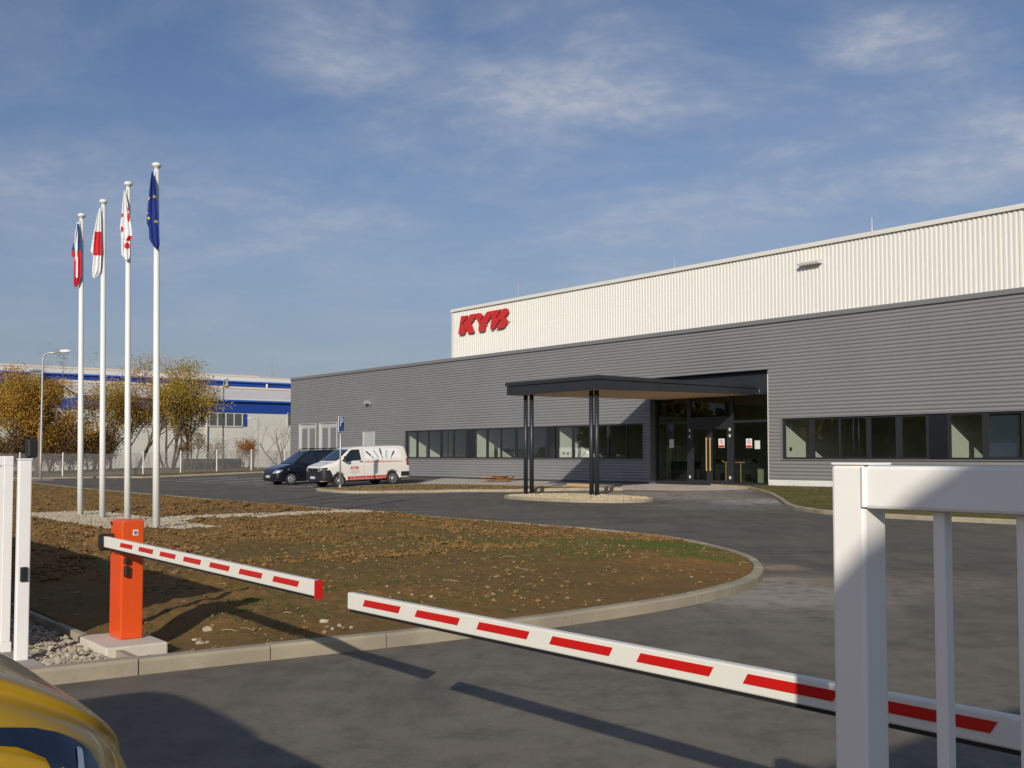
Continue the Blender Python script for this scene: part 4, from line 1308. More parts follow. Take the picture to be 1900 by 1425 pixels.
# ------------------------------------------------------------------ gates
g = thing('swing_gate', 'near white barred gate leaf with square post, cut by the picture edge', 'gate', (26.11, -32.5, 0))
yb = -32.49
bm = BM(); box(bm, 26.074, 26.140, yb - .033, yb + .033, .06, 1.533, .006); obj('gate_post', bm, 'gate_white', g)
bm = BM(); box(bm, 26.0735, 26.152, yb - .0335, yb + .0335, 1.5332, 1.5375, .002); obj('cap_plate', bm, 'gate_white', g)
bm = BM(); box(bm, 26.1405, 29.65, yb - .034, yb + .034, 1.459, 1.5325, .006); obj('top_rail', bm, 'gate_white', g)
bm = BM(); tube(bm, [(26.1405, yb - .033, 1.462), (26.1405, yb - .033, 1.53)], .006, 6); obj('weld_seam', bm, 'gate_white', g)
bm = BM(); box(bm, 26.1405, 29.65, yb - .034, yb + .034, .10, .18, .006); obj('bottom_rail', bm, 'gate_white', g)
for k in range(16):
    u = 26.264 + k * .1385
    bm = BM(); box(bm, u - .0105, u + .0105, yb - .0125, yb + .0125, .18, 1.4585, .003); obj('bar', bm, 'gate_white', g)

g = thing('sliding_gate', 'solid white sliding gate leaf pushed open along the fence line', 'gate', (12, -32.1, .06))
bm = BM(); box(bm, 3.0, 18.50, -32.13, -32.10, .16, 1.47); obj('panel', bm, 'gate_white', g)
bm = BM(); box(bm, 3.0, 18.505, -32.15, -32.08, 1.472, 1.545, .006); obj('top_rail', bm, 'gate_white', g)
bm = BM(); box(bm, 3.0, 18.505, -32.16, -32.07, .07, .158, .006); obj('bottom_rail', bm, 'gate_white', g)
bm = BM(); box(bm, 18.44, 18.508, -32.148, -32.082, .1585, 1.4715, .004); obj('end_post', bm, 'gate_white', g)
g = thing('gate_post', 'slim white gate guide post with black latch beside the sliding gate', 'gate post', (18.97, -32.1, .08))
bm = BM(); box(bm, 18.872, 18.928, -32.145, -32.055, .08, 1.515, .008); p_ = obj('post', bm, 'gate_white', g)
bm = BM(); box(bm, 18.868, 18.932, -32.149, -32.051, 1.5155, 1.528, .004); obj('cap_plate', bm, 'gate_white', p_)
u_, z_ = on_wall(38, 1068, -32.145)
bm = BM(); box(bm, 18.9285, 18.943, -32.125, -32.075, z_ - .055, z_ + .05, .006); obj('latch', bm, 'black_plastic', p_)
bm = BM(); box(bm, 18.845, 18.94, -32.09, -32.02, 1.535, 1.665, .012); box(bm, 18.88, 18.92, -32.09, -32.06, 1.528, 1.535)
obj('lamp_box', bm, 'black_plastic', g)

# ------------------------------------------------------------------ parking sign
u, y = on_ground(631, 905, .10)
ps = thing('parking_sign', 'blue parking sign on a grey post at the kerb tip', 'sign', (u, y, gz(y) + .1))
z0 = gz(y) + .09
w = SITE @ Vector((u, y, 0))
zs = lambda py: CAM_H + ray(631, py).z * w.y / ray(631, py).y
bm = BM(); tube(bm, [(u, y, z0), (u, y, zs(776))], .035, 12); obj('post', bm, 'galvanised', ps, smooth=True)
bm = BM(); box(bm, u - .09, u + .09, y - .09, y + .09, z0, z0 + .03, .005); tube(bm, [(u, y, z0), (u, y, z0 + .14)], .05, 10); obj('foot', bm, 'galvanised', ps)
cu_, cv_ = Vector((math.cos(R(112)), math.sin(R(112)), 0)), Vector((0, 0, 1))       # board faces down the drive
cnrm = Vector((math.sin(R(112)), -math.cos(R(112)), 0))
zb, zt = zs(801.5), zs(772)
W_ = .42
def sg_pt(a_, b_, d): return Vector((u, y, 0)) + cu_ * a_ + Vector((0, 0, b_)) + cnrm * (.045 + d)
def rrect(w, h, r_, n=5):
    o_ = []
    for cx_, cy_, a0 in ((w - r_, h - r_, 0), (-w + r_, h - r_, 90), (-w + r_, -h + r_, 180), (w - r_, -h + r_, 270)):
        for k in range(n + 1):
            a_ = R(a0 + 90 * k / n); o_.append((cx_ + r_ * math.cos(a_), cy_ + r_ * math.sin(a_)))
    return o_
zm, hh = (zb + zt) / 2, (zt - zb) / 2
bm = BM(); prism(bm, rrect(W_ / 2, hh, .05), lambda a_, b_, d: sg_pt(a_, zm + b_, d), 0, .02); bd = obj('board', bm, 'sign_white', ps)
bm = BM(); prism(bm, rrect(W_ / 2 - .025, hh - .025, .035), lambda a_, b_, d: sg_pt(a_, zm + b_, d), .0205, .024); obj('blue_field', bm, 'sign_blue', bd)
t = text_mesh('P', .56, .012)
xs = [v.co.x for v in t.verts]; cx_ = (min(xs) + max(xs)) / 2
for v in t.verts: v.co = sg_pt((v.co.x - cx_) * .92, zm - .10 + v.co.y, .0265)
obj('letter', t, 'sign_white', bd)
bm = BM()
for k in range(22):                        # small pay disc symbol under the letter
    a_, b_ = R(k * 360 / 22), R((k + 1) * 360 / 22)
    quad(bm, *[sg_pt(.06 + math.cos(q) * r_, zm - .23 + math.sin(q) * r_ * 1.1, .0265) for q, r_ in ((a_, .075), (b_, .075), (b_, .055), (a_, .055))])
quad(bm, *[sg_pt(.06 + p, zm - .23 + q, .0265) for p, q in ((-.01, -.04), (.01, -.04), (.01, .04), (-.01, .04))])
obj('symbol', bm, 'decal_grey', bd)

# ------------------------------------------------------------------ street lamps
def lamp_curve(u, y, z0, zt, reach, dirv, r0, r1, bend):
    pts, rad = [Vector((u, y, z0)), Vector((u, y, z0 + 1.2)), Vector((u, y, zt - bend))], [r0, r0 * .95, r1]
    for k in range(1, 7):
        a_ = k / 6 * math.pi / 2
        pts.append(Vector((u, y, zt - bend + bend * math.sin(a_))) + dirv * (bend * (1 - math.cos(a_)))); rad.append(r1)
    pts.append(Vector((u, y, zt + .08)) + dirv * reach); rad.append(r1 * .9)
    return pts, rad
u, y = on_ground(75, 890, .02); w = SITE @ Vector((u, y, 0))
sl = thing('street_lamp', 'tall galvanised street lamp with white head in front of the mesh fence', 'street lamp', (u, y, 0), 0, 'street lamps')
zt = CAM_H + ray(75, 655).z * w.y / ray(75, 655).y
reach = (112 - 79) / F_PX * w.y
pts, rad = lamp_curve(u, y, 0, zt, reach, CAMX, .085, .055, .45)
bm = BM(); tube(bm, pts, rad, 10); obj('post', bm, 'galvanised', sl, smooth=True)
e = pts[-1]
bm = BM()
lathe(bm, [(.02, -.34), (.12, -.32), (.17, -.15), (.16, .1), (.10, .3), (.02, .36)], (0, 0, 0), 14, 'y')
for v in bm.verts:
    q = v.co.copy(); v.co = e + CAMX * (.30 + q.y) + CAMY * (q.x * .9) + Vector((0, 0, q.z * .75 + (.03 if q.z > 0 else .03)))
obj('lamp_head', bm, 'white_paint', sl, smooth=True)
bm = BM(); box(bm, u - .6, u + .9, y - .6, y + .6, -.04, .03, .01); obj('concrete_foot', bm, 'slab_concrete', sl)
D2_ = 93.
def far_pt(px, py, D=D2_): return at(px, py, D)
p0 = far_pt(413, 885)
sl = thing('street_lamp', 'old curved steel lamp with hanging bell head beyond the fence', 'street lamp', (p0.x, p0.y, 0), 0, 'street lamps')
zt = far_pt(413, 704).z
pts, rad = lamp_curve(p0.x, p0.y, -.1, zt, .28, CAMX, .10, .055, .25)
bm = BM(); tube(bm, pts, rad, 8); obj('post', bm, 'old_steel', sl, smooth=True)
bm = BM(); lathe(bm, [(.03, .1), (.09, .0), (.13, -.25), (.13, -.35), (.22, -.5), (.24, -.62), (.16, -.72), (.02, -.76)], pts[-1] + Vector((0, 0, -.05)), 14); obj('lamp_head', bm, 'old_steel', sl, smooth=True)
p0 = far_pt(478, 884)
sl = thing('street_lamp', 'slim grey lamp with short straight arm near the orange shrub', 'street lamp', (p0.x, p0.y, 0), 0, 'street lamps')
zt = far_pt(478, 776).z
bm = BM(); tube(bm, [(p0.x, p0.y, -.1), (p0.x, p0.y, zt)], .055, 8); tube(bm, [Vector((p0.x, p0.y, zt)), Vector((p0.x, p0.y, zt)) - CAMX * .6], .035, 6); obj('post', bm, 'galvanised', sl)
bm = BM(); lathe(bm, [(.02, -.22), (.09, -.18), (.10, .0), (.06, .2), (.02, .24)], (0, 0, 0), 10, 'y')
for v in bm.verts:
    q = v.co.copy(); v.co = Vector((p0.x, p0.y, zt)) - CAMX * (.75 + q.y) + CAMY * q.x + Vector((0, 0, q.z * .7))
obj('lamp_head', bm, 'white_plastic', sl, smooth=True)
p0 = far_pt(71.5, 890, 84); p1 = far_pt(72.5, 731, 84)
bm = BM(); tube(bm, [(p0.x, p0.y, -.2), (p0.x, p0.y, p1.z)], [.13, .10], 10); obj('wooden_pole', bm, 'wood_pole', smooth=True, label='brown wooden pole standing just behind the galvanised street lamp', cat='pole')

# ------------------------------------------------------------------ mesh fence
FU = -52.0
mf = thing('mesh_fence', 'wire mesh fence on slim white posts round the car park', 'fence', (FU, -4, 0))
ps_ = [-12.25 + 2.83 * k for k in range(-7, 10)]
for y in ps_:
    bm = BM(); tube(bm, [(FU, y, gz(y) - .1), (FU, y, gz(y) + 1.72)], .048, 8); lathe(bm, [(.045, 0), (.045, .03), (.001, .05)], (FU, y, gz(y) + 1.715), 8); obj('post', bm, 'white_paint', mf)
bm = BM()
def strip_(a_, b_, w):
    a_, b_ = Vector(a_), Vector(b_); d = (b_ - a_).normalized(); n_ = d.cross(Vector((1, 0, 0))) * w
    quad(bm, a_ - n_, b_ - n_, b_ + n_, a_ + n_)
for y0, y1 in zip(ps_, ps_[1:]):
    for h in (.05, .85, 1.66): strip_((FU + .03, y0, gz(y0) + h), (FU + .03, y1, gz(y1) + h), .004)
    k = y0 - 1.6
    while k < y1:
        for s_ in (1, -1):
            a_, b_ = (k, .05), (k + 1.6, 1.65)
            lo, hi = max(a_[0], y0), min(b_[0], y1)
            if hi > lo:
                f = lambda yy: gz(yy) + (.05 + (yy - k) if s_ > 0 else 1.65 - (yy - k))
                strip_((FU + .03 + .002 * s_, lo, f(lo)), (FU + .03 + .002 * s_, hi, f(hi)), .0065)
        k += .105
obj('wire_mesh', bm, 'galvanised', mf)
for y in (-15.5, -13.5, -5.0, 3.0):
    bm = BM(); box(bm, FU - 2.1, FU - 1.95, y - .07, y + .07, -.1, 1.55, .02)
    obj('concrete_post', bm, 'plinth_dark', label='weathered concrete stump post behind the wire mesh fence', cat='post', group='concrete stump posts behind the fence')
bm = BM()
a_, b_ = far_pt(338, 852, 92), far_pt(447, 852, 99)
for k in range(1):
    d = (b_ - a_).normalized(); n_ = Vector((-d.y, d.x, 0)) * .1
    A = [Vector((a_.x, a_.y, 0)) - n_, Vector((b_.x, b_.y, 0)) - n_, Vector((b_.x, b_.y, 0)) + n_, Vector((a_.x, a_.y, 0)) + n_]
    lo = [bm.verts.new(p + Vector((0, 0, -.2))) for p in A]; hi = [bm.verts.new(p + Vector((0, 0, 1.25))) for p in A]
    bm.faces.new(hi)
    for i in range(4): bm.faces.new((lo[i], lo[(i + 1) % 4], hi[(i + 1) % 4], hi[i]))
obj('low_wall', bm, 'plinth_dark', label='low dark brown wall behind the mesh fence', cat='wall')

# ------------------------------------------------------------------ blue and white hall beyond
HU, AU = -95., -88.
bh = thing('industrial_hall', 'white industrial hall with blue bands far behind the trees', 'building', (-92, 15, 0))
def on_u(px, py, uu):                      # pixel on the plane u = uu
    o_ = SITE_I @ Vector((0, 0, CAM_H)); d_ = SITE_I.to_3x3() @ ray(px, py)
    p = o_ + d_ * ((uu - o_.x) / d_.x)
    return p.y, p.z
yl0, yl1 = -30., 75.
zr = on_u(540, 703.5, HU)[1]
bm = BM(); box(bm, HU - 30, HU, yl0, yl1, -.3, zr - 1.9); obj('wall', bm, 'hall_wall', bh)
bm = BM(); box(bm, HU - 30, HU + .25, yl0, yl1, zr - .55, zr - .03); obj('roof', bm, 'hall_roof', bh)
bm = BM(); box(bm, HU - 30, HU + .30, yl0, yl1, zr - .025, zr + .06); box(bm, HU - 12, HU - 1.5, yl0, on_u(490, 700, HU)[0], zr + .05, zr + .32); obj('roof_edge', bm, 'hall_trim', bh)
bm = BM(); box(bm, HU - 30, HU + .12, yl0, yl1, zr - 1.9, zr - .72); obj('blue_band', bm, 'hall_blue', bh)
bm = BM(); box(bm, HU - 2, HU + .38, yl0, yl1, zr - .72, zr - .56); obj('gutter', bm, 'hall_blue_bright', bh)
ya0 = on_u(143, 718, AU)[0]
ze = on_u(540, 742.5, AU)[1]
bm = BM(); box(bm, HU + .12, AU, ya0 + .3, yl1, -.3, ze - 1.62); obj('wall', bm, 'hall_wall', bh)
bm = BM(); box(bm, HU + .12, AU + .1, ya0 + .25, yl1, ze - 1.62, ze - .40); obj('blue_band', bm, 'hall_blue', bh)
bm = BM(); box(bm, AU - .5, AU + .45, ya0, yl1, ze - .40, ze - .2); obj('gutter', bm, 'hall_blue_bright', bh)
bm = BM()
zrg = on_u(540, 727.5, HU + .2)[1]
vs = [bm.verts.new(p) for p in ((AU + .4, ya0, ze - .2), (AU + .4, yl1, ze - .2), (HU + .15, yl1, zrg), (HU + .15, ya0, zrg), (AU + .4, ya0, ze - .02), (AU + .4, yl1, ze - .02), (HU + .15, yl1, zrg + .18), (HU + .15, ya0, zrg + .18))]
for q in ((3, 2, 1, 0), (4, 5, 6, 7), (0, 1, 5, 4), (1, 2, 6, 5), (2, 3, 7, 6), (3, 0, 4, 7)): bm.faces.new([vs[i] for i in q])
obj('roof', bm, 'hall_roof', bh)
bm = BM(); box(bm, HU + .14, HU + .7, ya0, yl1, zrg + .12, zrg + .36); obj('roof_edge', bm, 'hall_trim', bh)
for px0, px1, nn in ((372, 449, 5), (533, 580, 3), (250, 330, 5)):
    y0, z1 = on_u(px0, 766, AU); y1, z0 = on_u(px1, 790.5, AU)
    bm = BM(); box(bm, AU + .02, AU + .06, y0, y1, z0, z1); wn_ = obj('window', bm, 'hall_glass', bh)
    bm = BM()
    for k in range(nn + 1):
        q = y0 + (y1 - y0) * k / nn; box(bm, AU + .065, AU + .12, q - .06, q + .06, z0, z1)
    box(bm, AU + .065, AU + .13, y0, y1, z0 - .12, z0 - .005)
    obj('frame', bm, 'hall_wall', wn_)
    bm = BM(); box(bm, AU + .065, AU + .14, y1 + .07, y1 + .5, z0, z1); obj('blue_trim', bm, 'hall_blue', wn_)
for px, zb_ in ((383, -.2),):
    y0, z1 = on_u(px, 765, AU); bm = BM(); tube(bm, [(AU + .15, y0, -.2), (AU + .15, y0, z1)], .12, 8); obj('downpipe', bm, 'hall_trim', bh)
y0, z1 = on_u(492, 713, HU); bm = BM(); tube(bm, [(HU + .5, y0, zrg + .2), (HU + .5, y0, z1)], .12, 8); obj('vent_pipe', bm, 'white_plastic', bh)
y0, z1 = on_u(505, 655, HU - 5); 
bm = BM(); tube(bm, [(HU - 5, y0, zr), (HU - 5, y0, z1)], [.05, .02], 5); tube(bm, [(HU - 5, y0 - .4, zr), (HU - 5, y0, zr + 1.2)], .025, 5); tube(bm, [(HU - 5, y0 + .5, zr), (HU - 5, y0, zr + 1.2)], .025, 5); obj('antenna', bm, 'old_steel', bh)
bm = BM()
y0, _ = on_u(59.5, 700, HU + 2); y1, _ = on_u(77, 700, HU + 2); _, zl0 = on_u(68, 727, HU + 2); _, zl1 = on_u(68, 683, HU + 2)
n_ = 7
for k in range(n_):
    za = zl0 + (zl1 - zl0) * k / n_; zb_ = zl0 + (zl1 - zl0) * (k + .72) / n_
    box(bm, HU + 1, HU + 2.4, y0, y1, za, zb_)
box(bm, HU + .4, HU + 1.8, y0 + .15, y1 - .15, zl0 - .2, zl1 - .2)
obj('vent_tower', bm, 'galvanised', bh)

# ------------------------------------------------------------------ trees and shrubs behind the fence
def limb(bm, p, d, length, r0, depth, tips, rng, up=.25, split=(2, 3), seg=5):
    n = 3 if depth else 4
    pts, rad = [p.copy()], [r0]
    q = p.copy(); d = d.normalized()
    for k in range(n):
        d = (d + Vector((rng.gauss(0, .16), rng.gauss(0, .16), rng.gauss(up * .3, .10)))).normalized()
        q = q + d * (length / n)
        pts.append(q.copy()); rad.append(r0 * (1 - .55 * (k + 1) / n))
        tips.append((q.copy(), d.copy(), depth))
    tube(bm, pts, rad, seg if depth > 0 else 6, cap=False)
    if depth < 4 and r0 > .008:
        for _ in range(rng.randint(*split)):
            t = rng.uniform(.35, 1.0)
            i = min(n - 1, int(t * n)); b_ = pts[i].lerp(pts[i + 1], t * n - i) if i < n else pts[-1]
            a_ = rng.uniform(0, 2 * math.pi); sp = rng.uniform(.45, .95)
            side = Vector((math.cos(a_), math.sin(a_), 0))
            limb(bm, b_, d * (1 - sp * .5) + side * sp + Vector((0, 0, up)), length * rng.uniform(.50, .74), rad[min(i + 1, n)] * .72, depth + 1, tips, rng, up, split, max(3, seg - 1))
def leaf_cloud(bm, tips, per, size, spread, rng, minz=0., keep=None):
    for p, d, dep in tips:
        if dep < 1 and minz > .3: continue
        k = per if dep >= 2 else max(1, per // 2)
        for _ in range(k * 5):
            q = p + Vector((rng.gauss(0, spread), rng.gauss(0, spread), rng.gauss(0, spread * .8)))
            if q.z < minz or (keep and not keep(q)): continue
            s_ = size * .62 * rng.uniform(.6, 1.3)
            a_ = Vector((rng.gauss(0, 1), rng.gauss(0, 1), rng.gauss(0, 1))).normalized()
            b_ = a_.orthogonal().normalized(); c_ = a_.cross(b_)
            r_ = rng.uniform(0, 6.3); e1 = b_ * math.cos(r_) + c_ * math.sin(r_); e2 = a_.cross(e1)
            bm.faces.new([bm.verts.new(x) for x in (q - e1 * s_, q + e2 * s_ * .55, q + e1 * s_, q - e2 * s_ * .5)])
def tree(name, label, px, D, top_py, stems, leaf, per, size, spread, seed, minfrac=.12, lean=.35, group='trees beyond the mesh fence', bark='bark', up=.3, split=(2, 3), base_py=None, r0=.085, flen=.62):
    rng = random.Random(seed)
    b_ = at(px, 880, D); b_.z = 0
    H = at(px, top_py, D).z
    t = thing(name, label, 'shrub' if 'shrub' in name else 'tree', (b_.x, b_.y, 0), 0, group)
    bm = BM(); tips = []
    for s_ in range(stems):
        a_ = rng.uniform(0, 2 * math.pi)
        limb(bm, Vector((b_.x + math.cos(a_) * .18, b_.y + math.sin(a_) * .18, -.1)), Vector((math.cos(a_) * lean, math.sin(a_) * lean, 1)), H * flen * rng.uniform(.8, 1.0), r0 * H / 6 * rng.uniform(.7, 1.1), 0, tips, rng, up, split)
    zs_ = sorted(p.z for p, _, _ in tips); zmax = zs_[int(len(zs_) * .95)]
    k = (H - .1) / zmax
    for v in bm.verts:
        if v.co.z > 0: v.co.z *= k
    tips = [(Vector((p.x, p.y, p.z * k)), d, q) for p, d, q in tips if p.z * k < H * 1.03]
    obj('trunk', bm, bark, t)
    if leaf:
        bm = BM(); leaf_cloud(bm, tips, per, size, spread, rng, H * minfrac)
        obj('crown', bm, leaf, t)
    return t
tree('deciduous_tree', 'dense ochre tree at the left picture edge, dark below', 8, 84, 700, 4, 'leaf_ochre', 9, .13, .42, 11, .10, .4)
tree('deciduous_tree', 'ochre and green tree just left of the galvanised street lamp', 42, 88, 702, 4, 'leaf_olive', 9, .13, .42, 12, .10, .4)
tree('deciduous_tree', 'rusty ochre tree directly behind the galvanised street lamp', 82, 86, 716, 4, 'leaf_ochre', 8, .13, .42, 13, .12, .4)
tree('deciduous_tree', 'lighter tree with reddish tips between the street lamp and the flagpoles', 122, 88, 722, 3, 'leaf_ochre', 5, .12, .36, 14, .2, .35)
tree('birch_tree', 'thin pale tree with sparse pointed top above the left trees', 33, 108, 645, 1, 'leaf_brown', 2, .09, .3, 15, .3, .05, bark='pale_bark', up=.5, r0=.06, flen=.9)
tree('deciduous_tree', 'sparse yellow tree with visible forking trunk behind the far flagpoles', 168, 90, 716, 3, 'leaf_yellow', 4, .12, .36, 16, .3, .4)
tree('deciduous_tree', 'yellow tree behind the flagpole with the Japanese flag', 205, 91, 712, 3, 'leaf_yellow', 4, .12, .36, 17, .3, .35)
tree('deciduous_tree', 'full golden tree with fanned trunks behind the two nearer flagpoles', 246, 90, 686, 5, 'leaf_ochre', 5, .125, .36, 18, .33, .38)
tree('deciduous_tree', 'tall golden tree with airy top behind the nearest flagpole', 314, 89, 672, 5, 'leaf_yellow', 5, .125, .38, 19, .30, .42)
tree('deciduous_tree', 'brownish tree reaching over to the hall windows', 352, 92, 716, 3, 'leaf_ochre', 4, .12, .36, 20, .40, .45)
tree('leafy_shrub', 'dark green brown shrub low under the right golden tree', 352, 88, 800, 4, 'leaf_brown', 4, .09, .22, 21, .25, .6, 'shrubs along the mesh fence')
tree('leafy_shrub', 'sparse brown shrub in front of the hall downpipe', 392, 90, 806, 4, 'leaf_brown', 2, .07, .2, 22, .25, .6, 'shrubs along the mesh fence')
tree('bare_shrub', 'thin leafless shrub left of the orange shrub', 432, 92, 822, 5, None, 0, .1, .2, 23, lean=.6, group='shrubs along the mesh fence', bark='twig', r0=.05)
tree('leafy_shrub', 'bright orange shrub by the fence left of the parked cars', 457, 88, 815, 5, 'leaf_rust', 5, .085, .16, 24, .06, .22, 'shrubs along the mesh fence')
tree('bare_tree', 'leafless spreading tree at the left corner of the grey offices', 528, 98, 765, 5, None, 0, .1, .2, 25, lean=.85, group='trees beyond the mesh fence', bark='twig', r0=.075, split=(3, 4))
tree('leafy_shrub', 'reddish brown shrub behind the dark blue van', 518, 92, 836, 5, 'leaf_brown', 3, .07, .2, 26, .1, .6, 'shrubs along the mesh fence')
for k, (px, tp) in enumerate(((20, 815), (60, 808), (100, 800), (140, 806), (182, 808))):
    tree('leafy_shrub', ['dark brown undergrowth bush at the left picture edge', 'dark brown bush under the street lamp', 'dark brown bush left of the first white fence post', 'dark brown bush under the sparse tree by the farthest flagpole', 'dark brown bush right of the farthest flagpole'][k],
         px, 85 + k, tp, 6, 'leaf_brown', 13, .10, .40, 40 + k, .0, .8, 'shrubs along the mesh fence')
for k, px in enumerate((225, 262, 292, 330, 372, 405, 492)):
    tree('bare_shrub', 'leafless grey brown scrub along the mesh fence', px, 87 + (k % 3), 838 - (k % 3) * 6, 5, None, 0, .1, .2, 60 + k, lean=.8, group='leafless scrub along the fence', bark='twig', r0=.05, split=(2, 3))

# unseen trees added left of the site for the office windows to mirror
bm = BM()
rng = random.Random(99)
for k in range(42):
    t = k / 41
    cu0, cy0 = -30 + (-80 + 30) * t + rng.uniform(-4, 4), -98 + (-66 + 98) * t + rng.uniform(-4, 4)
    hh, rr = rng.uniform(6, 11), rng.uniform(2.2, 3.8)
    tube(bm, [(cu0, cy0, -.2), (cu0, cy0, hh * .6)], [.16, .07], 5, cap=False)
    for _ in range(520):
        a_, e_ = rng.uniform(0, 2 * math.pi), rng.uniform(-1, 1)
        q = rng.uniform(.55, 1) * (1 + .25 * math.sin(3 * a_ + k))
        p = Vector((cu0 + rr * q * math.cos(a_) * math.sqrt(1 - e_ * e_), cy0 + rr * q * math.sin(a_) * math.sqrt(1 - e_ * e_), hh * .55 + e_ * hh * .45 * q))
        n_ = Vector((rng.gauss(0, 1), rng.gauss(0, 1), rng.gauss(0, 1))).normalized(); b_ = n_.orthogonal().normalized(); c_ = n_.cross(b_); z_ = rng.uniform(.4, .75)
        quad(bm, p - b_ * z_, p + c_ * z_, p + b_ * z_, p - c_ * z_)
obj('unseen_woods', bm, 'leaf_olive', kind='stuff')
# ------------------------------------------------------------------ vehicles
def cr(p, t):
    p0, p1, p2, p3 = p
    return .5 * (2 * p1 + (p2 - p0) * t + (2 * p0 - 5 * p1 + 4 * p2 - p3) * t * t + (3 * p1 - p0 - 3 * p2 + p3) * t ** 3)
class Body:
    """loft through cross sections; d = distance behind the nose, x = -d in the vehicle frame, y to its left"""
    def __init__(s, st, z0, sub=5, rsub=3):
        s.L = st[-1][0]
        rows = []
        for i in range(len(st) - 1):
            P = [st[max(0, min(len(st) - 1, i + k))] for k in (-1, 0, 1, 2)]
            for k in range(sub):
                t = k / sub
                row = []
                for c_ in range(5):
                    lo, hi = sorted((P[1][c_], P[2][c_]))
                    row.append(max(lo, min(hi, cr([q[c_] for q in P], t))))
                rows.append(row)
        rows.append(list(st[-1]))
        s.bm = BM(); rings = []
        for d, zt, zs, w, wt in rows:
            g = max(.15, min(1, (zt - zs) / .3))
            h = [(0, z0), (.78 * w, z0), (.95 * w, z0 + .04), (.99 * w, z0 + .14), (w, (z0 + zs) / 2), (.99 * w, zs - .10 * g), (.965 * w, zs),
                 (.965 * w + (wt - .965 * w) * .5, (zs + zt) / 2 - .02 * g), (wt, zt - .11 * g), (wt - .07 * g, zt - .03 * g), (.55 * wt, zt - .006), (0, zt)]
            hh = []
            for i in range(len(h) - 1):
                Q = [h[max(0, i - 1)], h[i], h[i + 1], h[min(len(h) - 1, i + 2)]]
                if i == 0: Q[0] = (-h[1][0], h[1][1])
                if i == len(h) - 2: Q[3] = (-h[-2][0], h[-2][1])
                for k in range(rsub): hh.append((cr([q[0] for q in Q], k / rsub), cr([q[1] for q in Q], k / rsub)))
            hh.append(h[-1])
            full = hh + [(-a_, b_) for a_, b_ in hh[-2:0:-1]]
            rings.append([s.bm.verts.new((-d, a_, b_)) for a_, b_ in full])
        n = len(rings[0])
        for q, r_ in zip(rings, rings[1:]):
            for k in range(n): s.bm.faces.new((q[k], q[(k + 1) % n], r_[(k + 1) % n], r_[k]))
        s.bm.faces.new(rings[0][::-1]); s.bm.faces.new(rings[-1])
        bmesh.ops.recalc_face_normals(s.bm, faces=s.bm.faces[:])
        t = s.bm.copy(); bmesh.ops.triangulate(t, faces=t.faces[:])
        s.bvh = BVHTree.FromBMesh(t); t.free()
    def hit(s, a_, b_, axis):
        if axis == 'L': o_, d = Vector((-a_, 4, b_)), Vector((0, -1, 0))
        elif axis == 'R': o_, d = Vector((-a_, -4, b_)), Vector((0, 1, 0))
        elif axis == 'F': o_, d = Vector((4, a_, b_)), Vector((-1, 0, 0))
        elif axis == 'B': o_, d = Vector((-9, a_, b_)), Vector((1, 0, 0))
        else: o_, d = Vector((-a_, b_, 5)), Vector((0, 0, -1))
        r_ = s.bvh.ray_cast(o_, d)
        return r_[0], r_[1]
    def patch(s, pts, axis, off=.005, step=.06, bm=None):
        """skin piece following the body: outline in the view along axis (L/R: (d, z), F/B: (y, z), T: (d, y))"""
        t = BM()
        t.faces.new([t.verts.new((a_, b_, 0)) for a_, b_ in pts])
        for k, ax in enumerate((Vector((1, 0, 0)), Vector((0, 1, 0)))):
            lo, hi = min(p[k] for p in pts), max(p[k] for p in pts)
            q = lo + step
            while q < hi - .2 * step:
                bmesh.ops.bisect_plane(t, geom=t.verts[:] + t.edges[:] + t.faces[:], plane_co=ax * q, plane_no=ax); q += step
        return s.project(t, axis, off, bm)
    def project(s, t, axis, off, bm=None):
        bmesh.ops.triangulate(t, faces=t.faces[:])
        bad = []
        for v in t.verts:
            p, n = s.hit(v.co.x, v.co.y, axis)
            if p is None: bad.append(v)
            else: v.co = p + n * off
        if bad: bmesh.ops.delete(t, geom=bad, context='VERTS')
        ref = {'L': Vector((0, 1, 0)), 'R': Vector((0, -1, 0)), 'F': Vector((1, 0, 0)), 'B': Vector((-1, 0, 0)), 'T': Vector((0, 0, 1))}[axis]
        fl = [f for f in t.faces if f.normal.dot(ref) < 0]
        t.normal_update()
        fl = [f for f in t.faces if f.normal.dot(ref) < 0]
        if fl: bmesh.ops.reverse_faces(t, faces=fl)
        if bm is not None:
            me = bpy.data.meshes.new('t'); t.to_mesh(me); t.free(); bm.from_mesh(me); bpy.data.meshes.remove(me); return bm
        return t
    def text(s, txt, size, d0, z, axis, bold=0., width=None, slope=0., slant=0.):
        t = text_mesh(txt, size, bold)
        xs = [v.co.x for v in t.verts]; k = (width / (max(xs) - min(xs))) if width else 1
        sg = 1 if axis == 'L' else -1
        for v in t.verts:
            X = (v.co.x - min(xs)) * k + slant * v.co.y
            v.co = Vector((d0 + X, z + v.co.y + slope * X, 0)) if axis == 'L' else Vector((d0 - X, z + v.co.y, 0))
        return s.project(t, axis, .009)
def rounded(pts, r_, n=4):
    out = []
    N = len(pts)
    for i in range(N):
        p0, p1, p2 = (Vector(pts[(i + k) % N]) for k in (-1, 0, 1))
        a_ = (p0 - p1); b_ = (p2 - p1)
        q = min(r_, a_.length * .45, b_.length * .45)
        s_, e = p1 + a_.normalized() * q, p1 + b_.normalized() * q
        for k in range(n + 1):
            t = k / n; v = s_ * (1 - t) ** 2 + p1 * 2 * t * (1 - t) + e * t * t; out.append((v.x, v.y))
    return out
